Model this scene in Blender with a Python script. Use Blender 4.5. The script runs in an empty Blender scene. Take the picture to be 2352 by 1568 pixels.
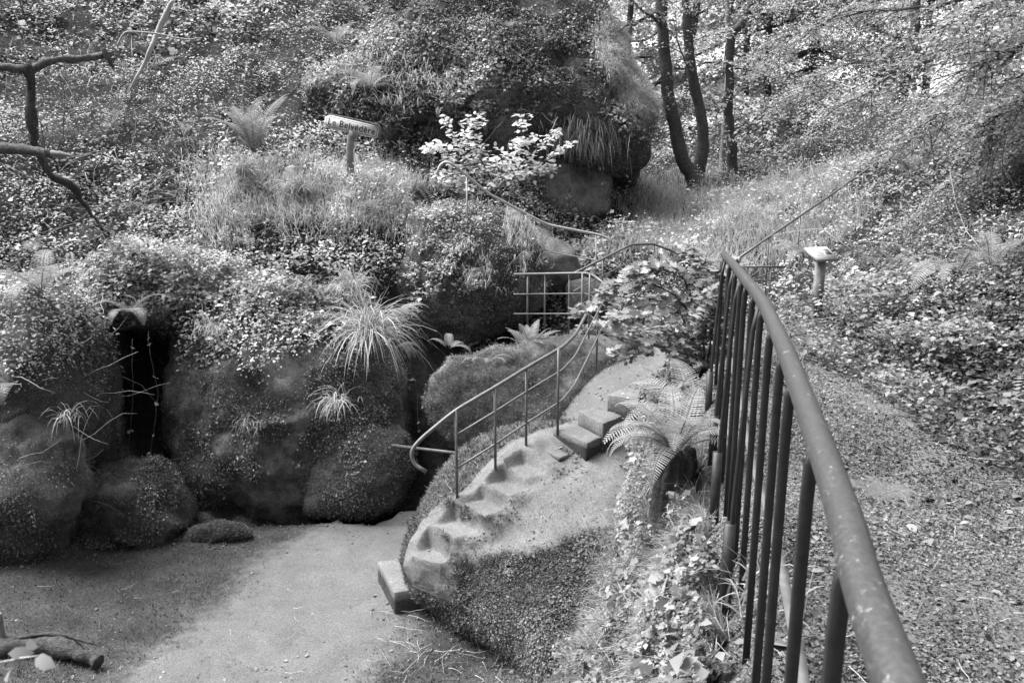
import bpy, bmesh, math, random
import numpy as np
from mathutils import Vector, Matrix
from mathutils.bvhtree import BVHTree

# ------------------------------------------------------------------ camera
scene = bpy.context.scene
COL = scene.collection
W, H, FPX = 2352.0, 1568.0, 1829.0        # working pixel grid of the photograph
PITCH = math.radians(12.0)
CAM = np.array([0.0, 0.0, 1.5])
cd = bpy.data.cameras.new("camera")
cd.lens = 28.0; cd.sensor_width = 36.0
cd.clip_start = 0.05; cd.clip_end = 500
cd.dof.use_dof = True; cd.dof.focus_distance = 8.5; cd.dof.aperture_fstop = 9.0
cam = bpy.data.objects.new("camera", cd); COL.objects.link(cam)
cam.location = CAM; cam.rotation_euler = (math.pi/2 - PITCH, 0, 0)
scene.camera = cam

# ------------------------------------------------------------------ light
SUN_EL, SUN_AZ = 60.0, -75.0              # azimuth measured from +Y (into the picture), negative = left
world = bpy.data.worlds.new("World"); scene.world = world
world.use_nodes = True
wn = world.node_tree; wn.nodes.clear()
sky = wn.nodes.new('ShaderNodeTexSky'); sky.sky_type = 'NISHITA'; sky.sun_disc = False
sky.sun_elevation = math.radians(SUN_EL); sky.sun_rotation = math.radians(SUN_AZ)
sky.air_density = 1.0; sky.dust_density = 3.0; sky.ozone_density = 1.0
bw = wn.nodes.new('ShaderNodeRGBToBW'); bg = wn.nodes.new('ShaderNodeBackground')
bg.inputs['Strength'].default_value = 0.15
wo = wn.nodes.new('ShaderNodeOutputWorld')
wn.links.new(sky.outputs[0], bw.inputs[0]); wn.links.new(bw.outputs[0], bg.inputs[0]); wn.links.new(bg.outputs[0], wo.inputs[0])
sl = bpy.data.lights.new("sun", 'SUN'); sl.energy = 3.0; sl.angle = math.radians(42); sl.color = (1, 1, 1)
sun = bpy.data.objects.new("sun", sl); COL.objects.link(sun)
_sd = Vector((math.sin(math.radians(SUN_AZ))*math.cos(math.radians(SUN_EL)), math.cos(math.radians(SUN_AZ))*math.cos(math.radians(SUN_EL)), math.sin(math.radians(SUN_EL))))
sun.rotation_euler = _sd.to_track_quat('Z', 'Y').to_euler()
sun.location = _sd*30
scene.view_settings.view_transform = 'Standard'; scene.view_settings.look = 'None'
scene.view_settings.gamma = 1; scene.view_settings.use_curve_mapping = False
scene.view_settings.exposure = 1.7
scene.cycles.max_bounces = 6; scene.cycles.diffuse_bounces = 3; scene.cycles.glossy_bounces = 2
scene.cycles.transmission_bounces = 3; scene.cycles.transparent_max_bounces = 4

# ------------------------------------------------------------------ helpers
rng = np.random.default_rng(7)
random.seed(7)
SP, CP = math.sin(PITCH), math.cos(PITCH)
def ray(px, py):
    u, v = px - W/2, H/2 - py
    return np.array([u, FPX*CP + v*SP, -FPX*SP + v*CP])
def at(px, py, Y):
    r = ray(px, py); return CAM + r*(Y/r[1])
def proj(P):
    P = np.atleast_2d(P) - CAM
    f = P[:,1]*CP - P[:,2]*SP; u = P[:,1]*SP + P[:,2]*CP
    f = np.maximum(f, 1e-3)
    return W/2 + FPX*P[:,0]/f, H/2 - FPX*u/f, f
def inframe(P, m=0.19):
    x, y, f = proj(P)
    return (x > -m*W) & (x < W*(1+m)) & (y > -m*H) & (y < H*(1+m)) & (f > 0.3)

def _hash(ix, iy, iz, s):
    h = (ix.astype(np.int64)*374761393 + iy.astype(np.int64)*668265263 + iz.astype(np.int64)*2147483647 + s*974634777) & 0xffffffff
    h = ((h ^ (h >> 13))*1274126177) & 0xffffffff
    h = ((h ^ (h >> 16))*2246822519) & 0xffffffff
    return ((h ^ (h >> 15)) & 0xffffff)/float(0xffffff)
def vnoise(P, s=0):
    i = np.floor(P); f = P - i; i = i.astype(np.int64); f = f*f*(3-2*f)
    r = 0
    for dx in (0, 1):
        wx = f[:,0] if dx else 1-f[:,0]
        for dy in (0, 1):
            wy = f[:,1] if dy else 1-f[:,1]
            for dz in (0, 1):
                wz = f[:,2] if dz else 1-f[:,2]
                r = r + wx*wy*wz*_hash(i[:,0]+dx, i[:,1]+dy, i[:,2]+dz, s)
    return r
def fbm(P, scale, octv=4, s=0):
    P = np.asarray(P, float)*scale; a, t, r = 1.0, 0.0, 0.0
    for k in range(octv):
        r = r + a*(vnoise(P, s+k)*2-1); t += a; a *= 0.5; P = P*2.03 + 11.3
    return r/t
def norm(v): return v/np.maximum(np.linalg.norm(v, axis=-1, keepdims=True), 1e-9)

def mesh_np(name, V, F, shade=None, smooth=False, mats=()):
    """V (n,3); F (m,k) one face size, or a list of such arrays"""
    Fs = [np.asarray(f) for f in (F if isinstance(F, list) else [F])]
    me = bpy.data.meshes.new(name)
    me.vertices.add(len(V)); me.vertices.foreach_set('co', np.asarray(V, np.float32).ravel())
    nl = sum(f.size for f in Fs); npol = sum(len(f) for f in Fs)
    me.loops.add(nl); me.loops.foreach_set('vertex_index', np.concatenate([f.ravel() for f in Fs]).astype(np.int32))
    me.polygons.add(npol)
    tot = np.concatenate([np.full(len(f), f.shape[1]) for f in Fs]).astype(np.int32)
    st = np.concatenate([[0], np.cumsum(tot)[:-1]]).astype(np.int32)
    me.polygons.foreach_set('loop_start', st); me.polygons.foreach_set('loop_total', tot)
    if smooth: me.polygons.foreach_set('use_smooth', np.ones(npol, bool))
    if shade is not None:
        a = me.attributes.new('shade', 'FLOAT', 'POINT'); a.data.foreach_set('value', np.asarray(shade, np.float32))
    for m in mats: me.materials.append(m)
    me.update(calc_edges=True)
    return me
def link(name, me, parent=None, label=None, cat=None, group=None, kind=None, loc=None):
    o = bpy.data.objects.new(name, me); COL.objects.link(o)
    if parent is not None: o.parent = parent
    if loc is not None: o.location = loc
    tag(o, label, cat, group, kind); return o
def tag(o, label=None, cat=None, group=None, kind=None):
    if label: o['label'] = label
    if cat: o['category'] = cat
    if group: o['group'] = group
    if kind: o['kind'] = kind
    return o
def thing(name, label, cat, loc=(0,0,0), group=None):
    return link(name, None, None, label, cat, group, None, loc)
def local(parent, pts):                    # world -> parent's space (parents are only translated)
    return np.asarray(pts, float) - np.array(parent.location)

class Geo:                                  # gathers pieces with numpy, one mesh out
    def __init__(s): s.V, s.F3, s.F4, s.S, s.n = [], [], [], [], 0
    def add(s, V, F, sh=None):
        V = np.asarray(V, float); F = np.asarray(F)
        (s.F3 if F.shape[1] == 3 else s.F4).append(F + s.n); s.V.append(V)
        s.S.append(np.full(len(V), 0.5) if sh is None else np.broadcast_to(np.asarray(sh, float), (len(V),)).copy()); s.n += len(V)
        return s
    def mesh(s, name, mat, smooth=False, off=None):
        V = np.concatenate(s.V)
        if off is not None: V = V - np.array(off)
        Fs = []
        if s.F3: Fs.append(np.concatenate(s.F3))
        if s.F4: Fs.append(np.concatenate(s.F4))
        return mesh_np(name, V, Fs, np.concatenate(s.S), smooth, [mat])

def frames(N, T):
    N = norm(N); T = norm(T - N*np.sum(N*T, 1, keepdims=True)); B = np.cross(N, T); return N, T, B
def stamp(P, N, T, size, tmplV, tmplF, shade):
    """copies of a small template at points P; template axes: x along T, y along B, z along N"""
    N, T, B = frames(N, T); n, k = len(P), len(tmplV)
    size = np.broadcast_to(size, (n,))
    V = P[:,None,:] + size[:,None,None]*(tmplV[None,:,0:1]*T[:,None,:] + tmplV[None,:,1:2]*B[:,None,:] + tmplV[None,:,2:3]*N[:,None,:])
    F = (tmplF[None] + (np.arange(n)*k)[:,None,None]).reshape(-1, tmplF.shape[1])
    return V.reshape(-1, 3), F, np.repeat(shade, k)
LEAF_S = (np.array([[0,0,0],[.5,.36,.10],[1,0,-.08],[.5,-.36,.10]], float), np.array([[0,2,1],[0,3,2]]))
LEAF_L = (np.array([[0,0,0],[.05,.38,.06],[.42,.30,.05],[.48,.55,.02],[1,0,-.10],[.48,-.55,.02],[.42,-.30,.05],[.05,-.38,.06],[.4,0,-.03]], float),
          np.array([[8,1,0],[8,2,1],[8,3,2],[8,4,3],[8,5,4],[8,6,5],[8,7,6],[8,0,7]]))
LEAF_O = (np.array([[0,0,0],[.25,.24,.05],[.65,.26,.05],[1,0,-.1],[.65,-.26,.05],[.25,-.24,.05]], float), np.array([[0,5,1],[1,5,4],[1,4,2],[2,4,3]]))
TUFT = (np.array([[0,-.12,0],[0,.12,0],[.5,0,.9],[-.1,.05,0],[.1,-.1,0],[-.45,.1,.8]], float), np.array([[0,1,2],[3,4,5]]))

def tube(pts, rad, seg=8, cap=True):
    pts = np.asarray(pts, float); n = len(pts); rad = np.broadcast_to(np.asarray(rad, float), (n,))
    t = np.gradient(pts, axis=0); t = norm(t)
    ref = np.array([0,0,1.0]) if abs(t[0][2]) < .9 else np.array([1.0,0,0])
    a = norm(np.cross(t[0], ref)); V = []
    ang = np.linspace(0, 2*np.pi, seg, endpoint=False)
    for i in range(n):
        a = norm(a - t[i]*np.dot(a, t[i])); b = np.cross(t[i], a)
        V.append(pts[i] + rad[i]*(np.cos(ang)[:,None]*a + np.sin(ang)[:,None]*b))
    V = np.concatenate(V); F = []
    for i in range(n-1):
        for j in range(seg):
            k = (j+1) % seg; F.append([i*seg+j, i*seg+k, (i+1)*seg+k, (i+1)*seg+j])
    if cap:
        c0, c1 = len(V), len(V)+1
        V = np.vstack([V, pts[0], pts[-1]])
        for j in range(seg):
            k = (j+1) % seg; F.append([c0, k, j, c0]); F.append([c1, (n-1)*seg+j, (n-1)*seg+k, c1])
    F = np.array(F)
    return V, F
def add_tube(g, pts, rad, seg=8, sh=.5):
    V, F = tube(pts, rad, seg); deg = (F[:,0] == F[:,3])
    q = F[~deg]; t = F[deg][:,:3]
    g.F4.append(q + g.n); 
    if len(t): g.F3.append(t + g.n)
    g.V.append(V); g.S.append(np.full(len(V), sh)); g.n += len(V)
def smooth_path(pts, k=6):
    pts = np.asarray(pts, float); P = np.vstack([2*pts[0]-pts[1], pts, 2*pts[-1]-pts[-2]]); out = []
    for i in range(1, len(P)-2):
        for s in np.linspace(0, 1, k, endpoint=False):
            a, b, c, d = P[i-1], P[i], P[i+1], P[i+2]
            out.append(.5*((2*b) + (c-a)*s + (2*a-5*b+4*c-d)*s*s + (-a+3*b-3*c+d)*s**3))
    out.append(P[-2]); return np.array(out)
def round_path(pts, r=.08, k=5):            # straight runs with rounded bends
    pts = np.asarray(pts, float); out = [pts[0]]
    for i in range(1, len(pts)-1):
        a, b, c = pts[i-1], pts[i], pts[i+1]
        ra = min(r, .45*np.linalg.norm(a-b)); rc = min(r, .45*np.linalg.norm(c-b))
        p, q = b + norm(a-b)*ra, b + norm(c-b)*rc
        for s in np.linspace(0, 1, k): out.append((1-s)**2*p + 2*s*(1-s)*b + s*s*q)
    out.append(pts[-1]); return np.array(out)

def ico(sub):
    bm = bmesh.new(); bmesh.ops.create_icosphere(bm, subdivisions=sub, radius=1)
    V = np.array([v.co[:] for v in bm.verts]); F = np.array([[v.index for v in f.verts] for f in bm.faces]); bm.free(); return V, F
_ICO = {}
def getico(s):
    if s not in _ICO: _ICO[s] = ico(s)
    return _ICO[s]

def blob(outline, Y, tilt=0.0, thick=1.0, back=None, sub=6, amp=.07, freq=1.1, seed=0, box=.75):
    """A rounded solid: its widest outline lies on a tilted plane through depth Y, its belly swells towards and away from it."""
    O = np.array(outline, float); c2 = O.mean(0)
    c = at(c2[0], c2[1], Y)
    pn = norm(np.array([0, -1.0, tilt]))
    def onplane(px, py):
        r = ray(px, py); return CAM + r*(np.dot(c-CAM, pn)/np.dot(r, pn))
    P3 = np.array([onplane(*o) for o in O])
    ex = np.array([1.0,0,0]); ey = norm(np.cross(pn, ex)); 
    if ey[2] < 0: ey = -ey
    L = np.stack([(P3-c)@ex, (P3-c)@ey], 1)
    # dense outline -> radius by angle
    D = np.concatenate([L[i] + (L[(i+1) % len(L)]-L[i])*np.linspace(0,1,24,endpoint=False)[:,None] for i in range(len(L))])
    th = np.arctan2(D[:,1], D[:,0]); rr = np.hypot(D[:,0], D[:,1]); o = np.argsort(th); th, rr = th[o], rr[o]
    th = np.concatenate([th-2*np.pi, th, th+2*np.pi]); rr = np.concatenate([rr]*3)
    V, F = getico(sub); V = V.copy()
    rho = np.hypot(V[:,0], V[:,2]); an = np.arctan2(V[:,2], V[:,0])
    R = np.zeros(len(an)); 
    for da, w in ((-.06,.2),(0,.6),(.06,.2)): R += w*np.interp(an+da, th, rr)
    q = rho**box; X = np.cos(an)*R*q; Z = np.sin(an)*R*q
    d = V[:,1]; dn = np.sign(d)*np.abs(d)**.85
    off = np.where(d < 0, -dn*thick, -dn*(back if back is not None else thick))
    P = c + X[:,None]*ex + Z[:,None]*ey + off[:,None]*pn
    nrm = norm(P - c + 0)
    n1 = fbm(P, freq, 4, seed); n2 = fbm(P, freq*5, 3, seed+9)
    n3 = fbm(P, freq*14, 3, seed+19); rd = .32 - np.abs(fbm(P, freq*1.7, 3, seed+27))*1.5
    P = P + nrm*(amp*1.3*rd + amp*n1*1.7 + amp*.55*n2 + .010*n3 + .02*np.maximum(fbm(P, freq*7, 2, seed+3), 0))[:,None]
    return P, F

# surfaces that carry plants or posts
SURF = {}
def keep(key, V, F): SURF[key] = (np.asarray(V), np.asarray(F))
def sample(key, n, r=None):
    V, F = SURF[key]; 
    a, b, c = V[F[:,0]], V[F[:,1]], V[F[:,2]]
    cr = np.cross(b-a, c-a); ar = np.linalg.norm(cr, axis=1)/2
    cen = (a+b+c)/3; vis = inframe(cen)
    ar = ar*vis; tot = ar.sum(); idx = rng.choice(len(F), size=n, p=ar/tot)
    u, v = rng.random(n), rng.random(n); m = u+v > 1; u[m], v[m] = 1-u[m], 1-v[m]
    P = a[idx] + (b-a)[idx]*u[:,None] + (c-a)[idx]*v[:,None]
    return P, norm(cr[idx]), tot
def facing(P, N, lim=-.25):
    return np.sum(norm(CAM-P)*N, 1) > lim
BVH = {}
def bvh(key):
    if key not in BVH:
        V, F = SURF[key]; BVH[key] = BVHTree.FromPolygons([tuple(v) for v in V.tolist()], [tuple(f) for f in F.tolist()])
    return BVH[key]
def hit(px, py, keys=None, dflt=None):
    r = Vector(ray(px, py)).normalized(); best = None
    for k in (keys or list(SURF)):
        h = bvh(k).ray_cast(Vector(CAM), r)
        if h[0] is not None and (best is None or h[3] < best[1]): best = (np.array(h[0]), h[3], np.array(h[1]))
    if best is None: return (np.array(dflt) if dflt is not None else at(px, py, 10)), np.array([0,0,1.0])
    return best[0], best[2]
def ground_z(x, y, keys, top=8.0):
    z = -9
    for k in keys:
        h = bvh(k).ray_cast(Vector((x, y, top)), Vector((0,0,-1)))
        if h[0] is not None: z = max(z, h[0].z)
    return z

# ------------------------------------------------------------------ materials (the photograph is black and white: every colour is a grey)
def new_mat(name):
    m = bpy.data.materials.new(name); m.use_nodes = True; nt = m.node_tree
    b = nt.nodes['Principled BSDF']; return m, nt, b
def N(nt, t, **k):
    n = nt.nodes.new(t)
    for a, v in k.items():
        if hasattr(n, a): setattr(n, a, v)
        else: n.inputs[a].default_value = v
    return n
def ramp(nt, fac, stops):
    r = nt.nodes.new('ShaderNodeValToRGB'); e = r.color_ramp.elements
    while len(e) < len(stops): e.new(.5)
    for k, (p, g) in enumerate(stops): e[k].position = p; e[k].color = (g, g, g, 1)
    nt.links.new(fac, r.inputs[0]); return r.outputs[0]
def tex(nt, kind, scale, detail=4, rough=.6, coord=None):
    if kind == 'noise':
        n = N(nt, 'ShaderNodeTexNoise'); n.inputs['Scale'].default_value = scale; n.inputs['Detail'].default_value = detail; n.inputs['Roughness'].default_value = rough; out = n.outputs[0]
    elif kind == 'vor':
        n = N(nt, 'ShaderNodeTexVoronoi'); n.inputs['Scale'].default_value = scale; out = n.outputs[0]
    g = nt.nodes.new('ShaderNodeNewGeometry') if coord is None else None
    nt.links.new(g.outputs['Position'] if g else coord, n.inputs['Vector']); return out
def mixf(nt, a, b, f, op='MIX'):
    m = nt.nodes.new('ShaderNodeMix'); m.data_type = 'RGBA'; m.blend_type = op
    for s, v in ((0, f), (6, a), (7, b)):
        if isinstance(v, (int, float)): m.inputs[s].default_value = v if s == 0 else (v, v, v, 1)
        else: nt.links.new(v, m.inputs[s])
    return m.outputs[2]
def bump(nt, b, h, strength=.5, dist=.02):
    n = nt.nodes.new('ShaderNodeBump'); n.inputs['Strength'].default_value = strength; n.inputs['Distance'].default_value = dist
    nt.links.new(h, n.inputs['Height']); nt.links.new(n.outputs[0], b.inputs['Normal'])

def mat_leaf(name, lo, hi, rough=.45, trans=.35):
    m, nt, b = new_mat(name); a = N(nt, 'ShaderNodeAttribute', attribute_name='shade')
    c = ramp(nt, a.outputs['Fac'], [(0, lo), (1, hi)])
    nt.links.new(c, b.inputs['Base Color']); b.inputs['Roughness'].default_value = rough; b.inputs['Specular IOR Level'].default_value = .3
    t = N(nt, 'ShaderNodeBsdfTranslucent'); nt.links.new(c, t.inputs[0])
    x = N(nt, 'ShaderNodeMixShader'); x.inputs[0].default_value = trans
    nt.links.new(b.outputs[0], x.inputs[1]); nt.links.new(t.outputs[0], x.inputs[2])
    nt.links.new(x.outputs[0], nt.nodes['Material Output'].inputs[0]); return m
def mat_rock(name, moss=.5, mlo=.03, mhi=.10, blo=.14, bhi=.34):
    m, nt, b = new_mat(name)
    big = tex(nt, 'noise', 1.3, 5, .6); mid = tex(nt, 'noise', 14, 6, .7); fine = tex(nt, 'noise', 90, 3, .7)
    mc = ramp(nt, mid, [(.3, mlo), (.7, mhi)]); bc = ramp(nt, mid, [(.3, blo), (.7, bhi)])
    f = ramp(nt, big, [(moss-.08, 0), (moss+.08, 1)])
    c = mixf(nt, mc, bc, f); sp = ramp(nt, fine, [(.35, .65), (.65, 1.25)])
    c = mixf(nt, c, sp, 1.0, 'MULTIPLY')
    nt.links.new(c, b.inputs['Base Color']); b.inputs['Roughness'].default_value = .95
    b.inputs['Specular IOR Level'].default_value = .15
    h = mixf(nt, mid, fine, .5); bump(nt, b, h, 1.0, .03); return m
def mat_plain(name, lo, hi, scale=30, rough=.8, bs=.4, bd=.01, spec=.3, metallic=0):
    m, nt, b = new_mat(name); n = tex(nt, 'noise', scale, 6, .7)
    nt.links.new(ramp(nt, n, [(.3, lo), (.7, hi)]), b.inputs['Base Color'])
    b.inputs['Roughness'].default_value = rough; b.inputs['Specular IOR Level'].default_value = spec; b.inputs['Metallic'].default_value = metallic
    bump(nt, b, n, bs, bd); return m
def mat_path(name, lo, hi, moss_hi, rough_scale=60, bs=.5):
    """trodden sand; the 'shade' attribute says where moss has taken over"""
    m, nt, b = new_mat(name); a = N(nt, 'ShaderNodeAttribute', attribute_name='shade')
    grit = tex(nt, 'noise', rough_scale, 5, .75); pat = tex(nt, 'noise', 3, 5, .7); fine = tex(nt, 'noise', 260, 2, .6)
    s = ramp(nt, grit, [(.3, lo), (.7, hi)]); s = mixf(nt, s, ramp(nt, pat, [(.3,.8),(.7,1.15)]), 1.0, 'MULTIPLY')
    s = mixf(nt, s, ramp(nt, fine, [(.32,.55),(.68,1.5)]), 1.0, 'MULTIPLY')
    s = mixf(nt, s, ramp(nt, tex(nt, 'noise', 110, 3, .8), [(.35,.7),(.65,1.3)]), 1.0, 'MULTIPLY')
    mo = mixf(nt, ramp(nt, grit, [(.3, .025), (.7, moss_hi*1.3)]), ramp(nt, pat, [(.3,.5),(.7,1.5)]), 1.0, 'MULTIPLY')
    ad = N(nt, 'ShaderNodeMath', operation='ADD'); nt.links.new(a.outputs['Fac'], ad.inputs[0])
    p2 = N(nt, 'ShaderNodeMath', operation='MULTIPLY_ADD'); nt.links.new(tex(nt, 'noise', 9, 6, .75), p2.inputs[0]); p2.inputs[1].default_value = .9; p2.inputs[2].default_value = -.45
    nt.links.new(p2.outputs[0], ad.inputs[1])
    f = ramp(nt, ad.outputs[0], [(.35, 0), (.65, 1)])
    nt.links.new(mixf(nt, s, mo, f), b.inputs['Base Color']); b.inputs['Roughness'].default_value = .95; b.inputs['Specular IOR Level'].default_value = .15
    bump(nt, b, mixf(nt, mixf(nt, grit, fine, .4), tex(nt, 'noise', 7, 5, .6), .55), bs, .05); return m

M_soil = mat_plain("soil", .012, .045, 12, .95, .8, .05, .1)
M_sand = mat_path("sand", .10, .155, .06, 55, .6)
M_litterground = mat_path("litter_ground", .08, .20, .08, 30, 1.0)
M_mossrock = mat_rock("moss_rock", .58, .04, .12, .14, .30)
M_grayrock = mat_rock("grey_rock", .45, .05, .12, .16, .32)
M_stairrock = mat_path("trodden_rock", .14, .21, .09, 40, .7)
M_ivy = mat_leaf("ivy_leaves", .05, .66, .6, .4)
M_ivyd = mat_leaf("dark_leaves", .05, .27, .85, .3)
M_bright = mat_leaf("bright_leaves", .32, .78, .5, .45)
M_grass = mat_leaf("grass_blades", .2, .65, .5, .4)
M_fern = mat_leaf("fern_fronds", .09, .34, .5, .35)
M_moss = mat_leaf("moss_tufts", .05, .44, .8, .2)
M_far = mat_leaf("far_foliage", .18, .68, .5, .55)
M_yew = mat_leaf("yew_leaves", .06, .5, .5, .4)
M_maple = mat_leaf("maple_leaves", .10, .42, .45, .35)
M_dead = mat_leaf("dead_leaves", .03, .22, .7, .1)
M_bark = mat_plain("bark", .03, .10, 25, .9, 1.0, .03, .2)
M_mossbark = mat_plain("mossy_bark", .05, .22, 40, .95, 1.0, .03, .1)
M_palewood = mat_plain("pale_wood", .13, .27, 20, .8, .5, .01)
M_twig = mat_plain("twig_bark", .22, .42, 30, .7, .3, .01)
M_pipe = mat_plain("worn_pipe_paint", .028, .07, 140, .40, .3, .002, .45)
_m, _nt, _b = M_pipe, M_pipe.node_tree, M_pipe.node_tree.nodes['Principled BSDF']
_old = _b.inputs['Base Color'].links[0].from_socket
_sc = ramp(_nt, tex(_nt, 'noise', 55, 8, .75), [(.60, 0), (.68, 1)]); _nt.links.new(mixf(_nt, _old, .30, _sc), _b.inputs['Base Color'])
M_bar = mat_plain("backlit_bar_paint", .012, .03, 30, .5, .2, .002, .4)  # near black: the backlit look of the bars is put into the colour
M_rail2 = mat_plain("lit_rail_paint", .3, .45, 12, .45, .15, .002, .5)  # paler copy for the hooked railing, its missing light put into the colour
M_rail = mat_plain("grey_rail_paint", .07, .14, 12, .45, .15, .002, .5)
M_conc = mat_path("concrete", .12, .20, .07, 45, .6)
M_white = mat_plain("white_board", .40, .55, 8, .5, .05, .001)
M_sign = mat_plain("sign_enamel", .5, .7, 10, .6, .1, .002)
M_black = mat_plain("black_lettering", .015, .03, 30, .6, .05, .001)

# ------------------------------------------------------------------ the ground: one sheet through control heights
def fp(px, py, Y): p = at(px, py, Y); return [p[0], p[1], p[2]]
CTRL = []
for x in (-7,-5,-3.5,-2,-.8): 
    for y in (2.5, 4.5, 6.5, 8.2, 9.6): CTRL.append([x, y, -2.34 + (.12 if y > 9 else 0) + (.15 if x < -4 else 0)])
CTRL += [[-.2,5,-2.34],[.1,6.4,-2.3],[0,7.8,-2.1],[-.2,3,-2.3],[-1.5,1,-2.3],[-1.2,-1,-2.2],[-.4,9,-2.2],[.2,3,-1.7],[.4,4.2,-1.9],[.62,5.5,-1.85],[.9,6.4,-1.7]]
# bank from the lower ground up to the railing, and the walk beyond it
CTRL += [[-.3,0,-.9],[.1,1,-.5],[.55,2.3,-.45],[.78,2.2,-.02],[.58,3.5,-.85],[.98,3.2,-.03],[.85,4.4,-.85],[1.15,4.4,-.04],[1.0,5.5,-.92],[1.36,5.5,-.05],[1.3,7,-.85],[1.72,7,-.05],[.2,0,-.05]]
for y in (-3, -1, 0, 1, 2, 3, 4, 5, 6, 7): CTRL += [[.8+.12*max(y,0), y, -.01],[1.5+.09*max(y,0), y, -.01],[2.2, y, 0],[2.7, y, .04]]
CTRL += [[2.3,7.6,-.05],[2.9,9,-.18],[3.2,10.5,-.2],[2.3,9,-.35]]
# sandy shelf above the stairs
CTRL += [fp(1450,900,8.3), fp(1440,850,9), fp(1500,840,9.3), fp(1300,770,10.2), fp(1400,745,11), fp(1500,770,10.2), fp(1600,720,10.6), fp(1380,800,9.6), [.6,8.6,-1.35],[.1,9.6,-1.2]]
# right bank
for y in (-3,1,3): CTRL += [[3.4,y,.7],[4.6,y,1.9],[7,y,3.6]]
CTRL += [fp(2352,800,5.5), fp(2352,600,6.5), fp(2352,400,8), fp(2100,700,7), fp(2100,520,9), fp(2000,420,12), fp(2200,300,13), fp(2352,250,14), fp(1950,650,8.6),[3.4,8.6,.15],[3.1,7,.1],
  fp(1900,560,10.8), fp(1750,600,11.5), fp(1500,570,13), fp(1600,440,16), fp(1800,430,15), fp(1880,390,16.5), fp(1700,500,13.5), fp(1450,480,15.5), [12,14,3.7],[12,25,3.0],[6,20,3.2],[2,20,1.6],[2,30,1.5],[12,5,5.5],[8,35,3]]
# left hillside above the boulders
CTRL += [[-7,10.6,.5],[-5.5,10.6,.35],[-4.2,10.7,.3],[-3,10.7,.35],[-2,10.9,.35],[-.9,11.7,.3],[-7,9.9,-.6],[-3,10.1,-.9],[-1.2,10.3,-1.6],[0,11,-1.6],[.6,12,-.2],[.4,13.2,.5],[1.2,14,.4]]
CTRL += [fp(100,540,11.0), fp(400,500,11.6), fp(600,450,11.6), fp(850,440,12.2), fp(1000,480,12.6), fp(600,340,13.3), fp(300,330,13), fp(50,350,12), fp(850,360,13.6), fp(200,200,15), fp(500,180,15.3), fp(750,200,15.0), fp(900,200,15.0), fp(950,470,12.2),
  fp(300,60,17), fp(600,20,17.5), fp(900,60,17), fp(0,80,16), fp(1100,40,18), [-14,12,3],[-14,20,8],[-5,22,7.5],[0,24,8],[-10,28,11],[4,24,3.5],[-14,4,-1],[-10,8,-.8],[-3,35,11],[-20,35,14]]
CTRL += [[x, -6, z*.35] for x, z in ((-14,9),(-7,5),(-1,3),(3,4),(8,9),(14,13))] + [[x, -13, z] for x, z in ((-14,14),(-7,11),(-1,10),(3,10),(8,13),(14,16))] + [[-12,-1,2.2],[-9,2,-.5],[14,0,9],[20,6,11],[-20,4,7]]  # unseen slope behind the camera, added to block frontal sky light
CTRL = np.array(CTRL)
CR = .35
def kern(r2): return np.sqrt(r2 + CR*CR)
_A = kern(((CTRL[:,None,:2]-CTRL[None,:,:2])**2).sum(-1)); n_ = len(CTRL)
_Pm = np.hstack([np.ones((n_,1)), CTRL[:,:2]])
_M = np.block([[_A - 1e-3*np.eye(n_), _Pm],[_Pm.T, np.zeros((3,3))]])
_c = np.linalg.solve(_M, np.concatenate([CTRL[:,2], np.zeros(3)]))
def height(X, Y):
    X = np.asarray(X, float).ravel(); Y = np.asarray(Y, float).ravel(); out = np.zeros(len(X))
    for s in range(0, len(X), 4000):
        x, y = X[s:s+4000], Y[s:s+4000]
        K = kern((x[:,None]-CTRL[None,:,0])**2 + (y[:,None]-CTRL[None,:,1])**2)
        out[s:s+4000] = K@_c[:n_] + _c[n_] + _c[n_+1]*x + _c[n_+2]*y
    return out
def rail_x(y): return np.interp(y, [0,.78,.91,1.32,1.757,2.03,2.39,2.76,3.07,3.33,3.55,4.2,5.0,5.6,7,9], [.2,.385,.425,.533,.645,.714,.80,.885,.947,.993,1.024,1.13,1.27,1.40,1.72,2.7])

def sheet(name, xs, ys, mat, shade_fn=None, noise=.05, keepkey=None, mask=None, lift=0):
    X, Y = np.meshgrid(xs, ys); nx, ny = len(xs), len(ys)
    Z = height(X, Y); P = np.stack([X.ravel(), Y.ravel(), Z], 1)
    am = noise if np.isscalar(noise) else noise(P)
    P[:,2] += am*fbm(P*[1,1,0], 1.6, 4, 3) + .3*am*fbm(P*[1,1,0], 7, 3, 5) + lift
    i, j = np.meshgrid(np.arange(nx-1), np.arange(ny-1)); a = (j*nx+i).ravel()
    F = np.stack([a, a+1, a+nx+1, a+nx], 1)
    if mask is not None:
        cen = P[F].mean(1); F = F[mask(cen)]
        used = np.unique(F); re = -np.ones(len(P), int); re[used] = np.arange(len(used)); P = P[used]; F = re[F]
    sh = shade_fn(P) if shade_fn else None
    o = link(name, mesh_np(name, P, F, sh, True, [mat]), kind='structure')
    if keepkey: keep(keepkey, P, np.vstack([F[:,[0,1,2]], F[:,[0,2,3]]]))
    return o
def in_lower(c): return (c[:,1] < 8.42) & (c[:,2] < -1.95) & (c[:,0] < .7)
def in_walk(c): return (c[:,0] > rail_x(c[:,1]) - .08) & (c[:,0] < 3.0 + .25*fbm(c, .8, 2, 4)) & (c[:,1] < 9.8) & (c[:,1] > -3)
def in_shelf(c): return (c[:,1] > 7.6) & (c[:,1] < 11.2) & (c[:,0] > .35) & (c[:,0] < 2.35) & (c[:,2] > -1.45)
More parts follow.
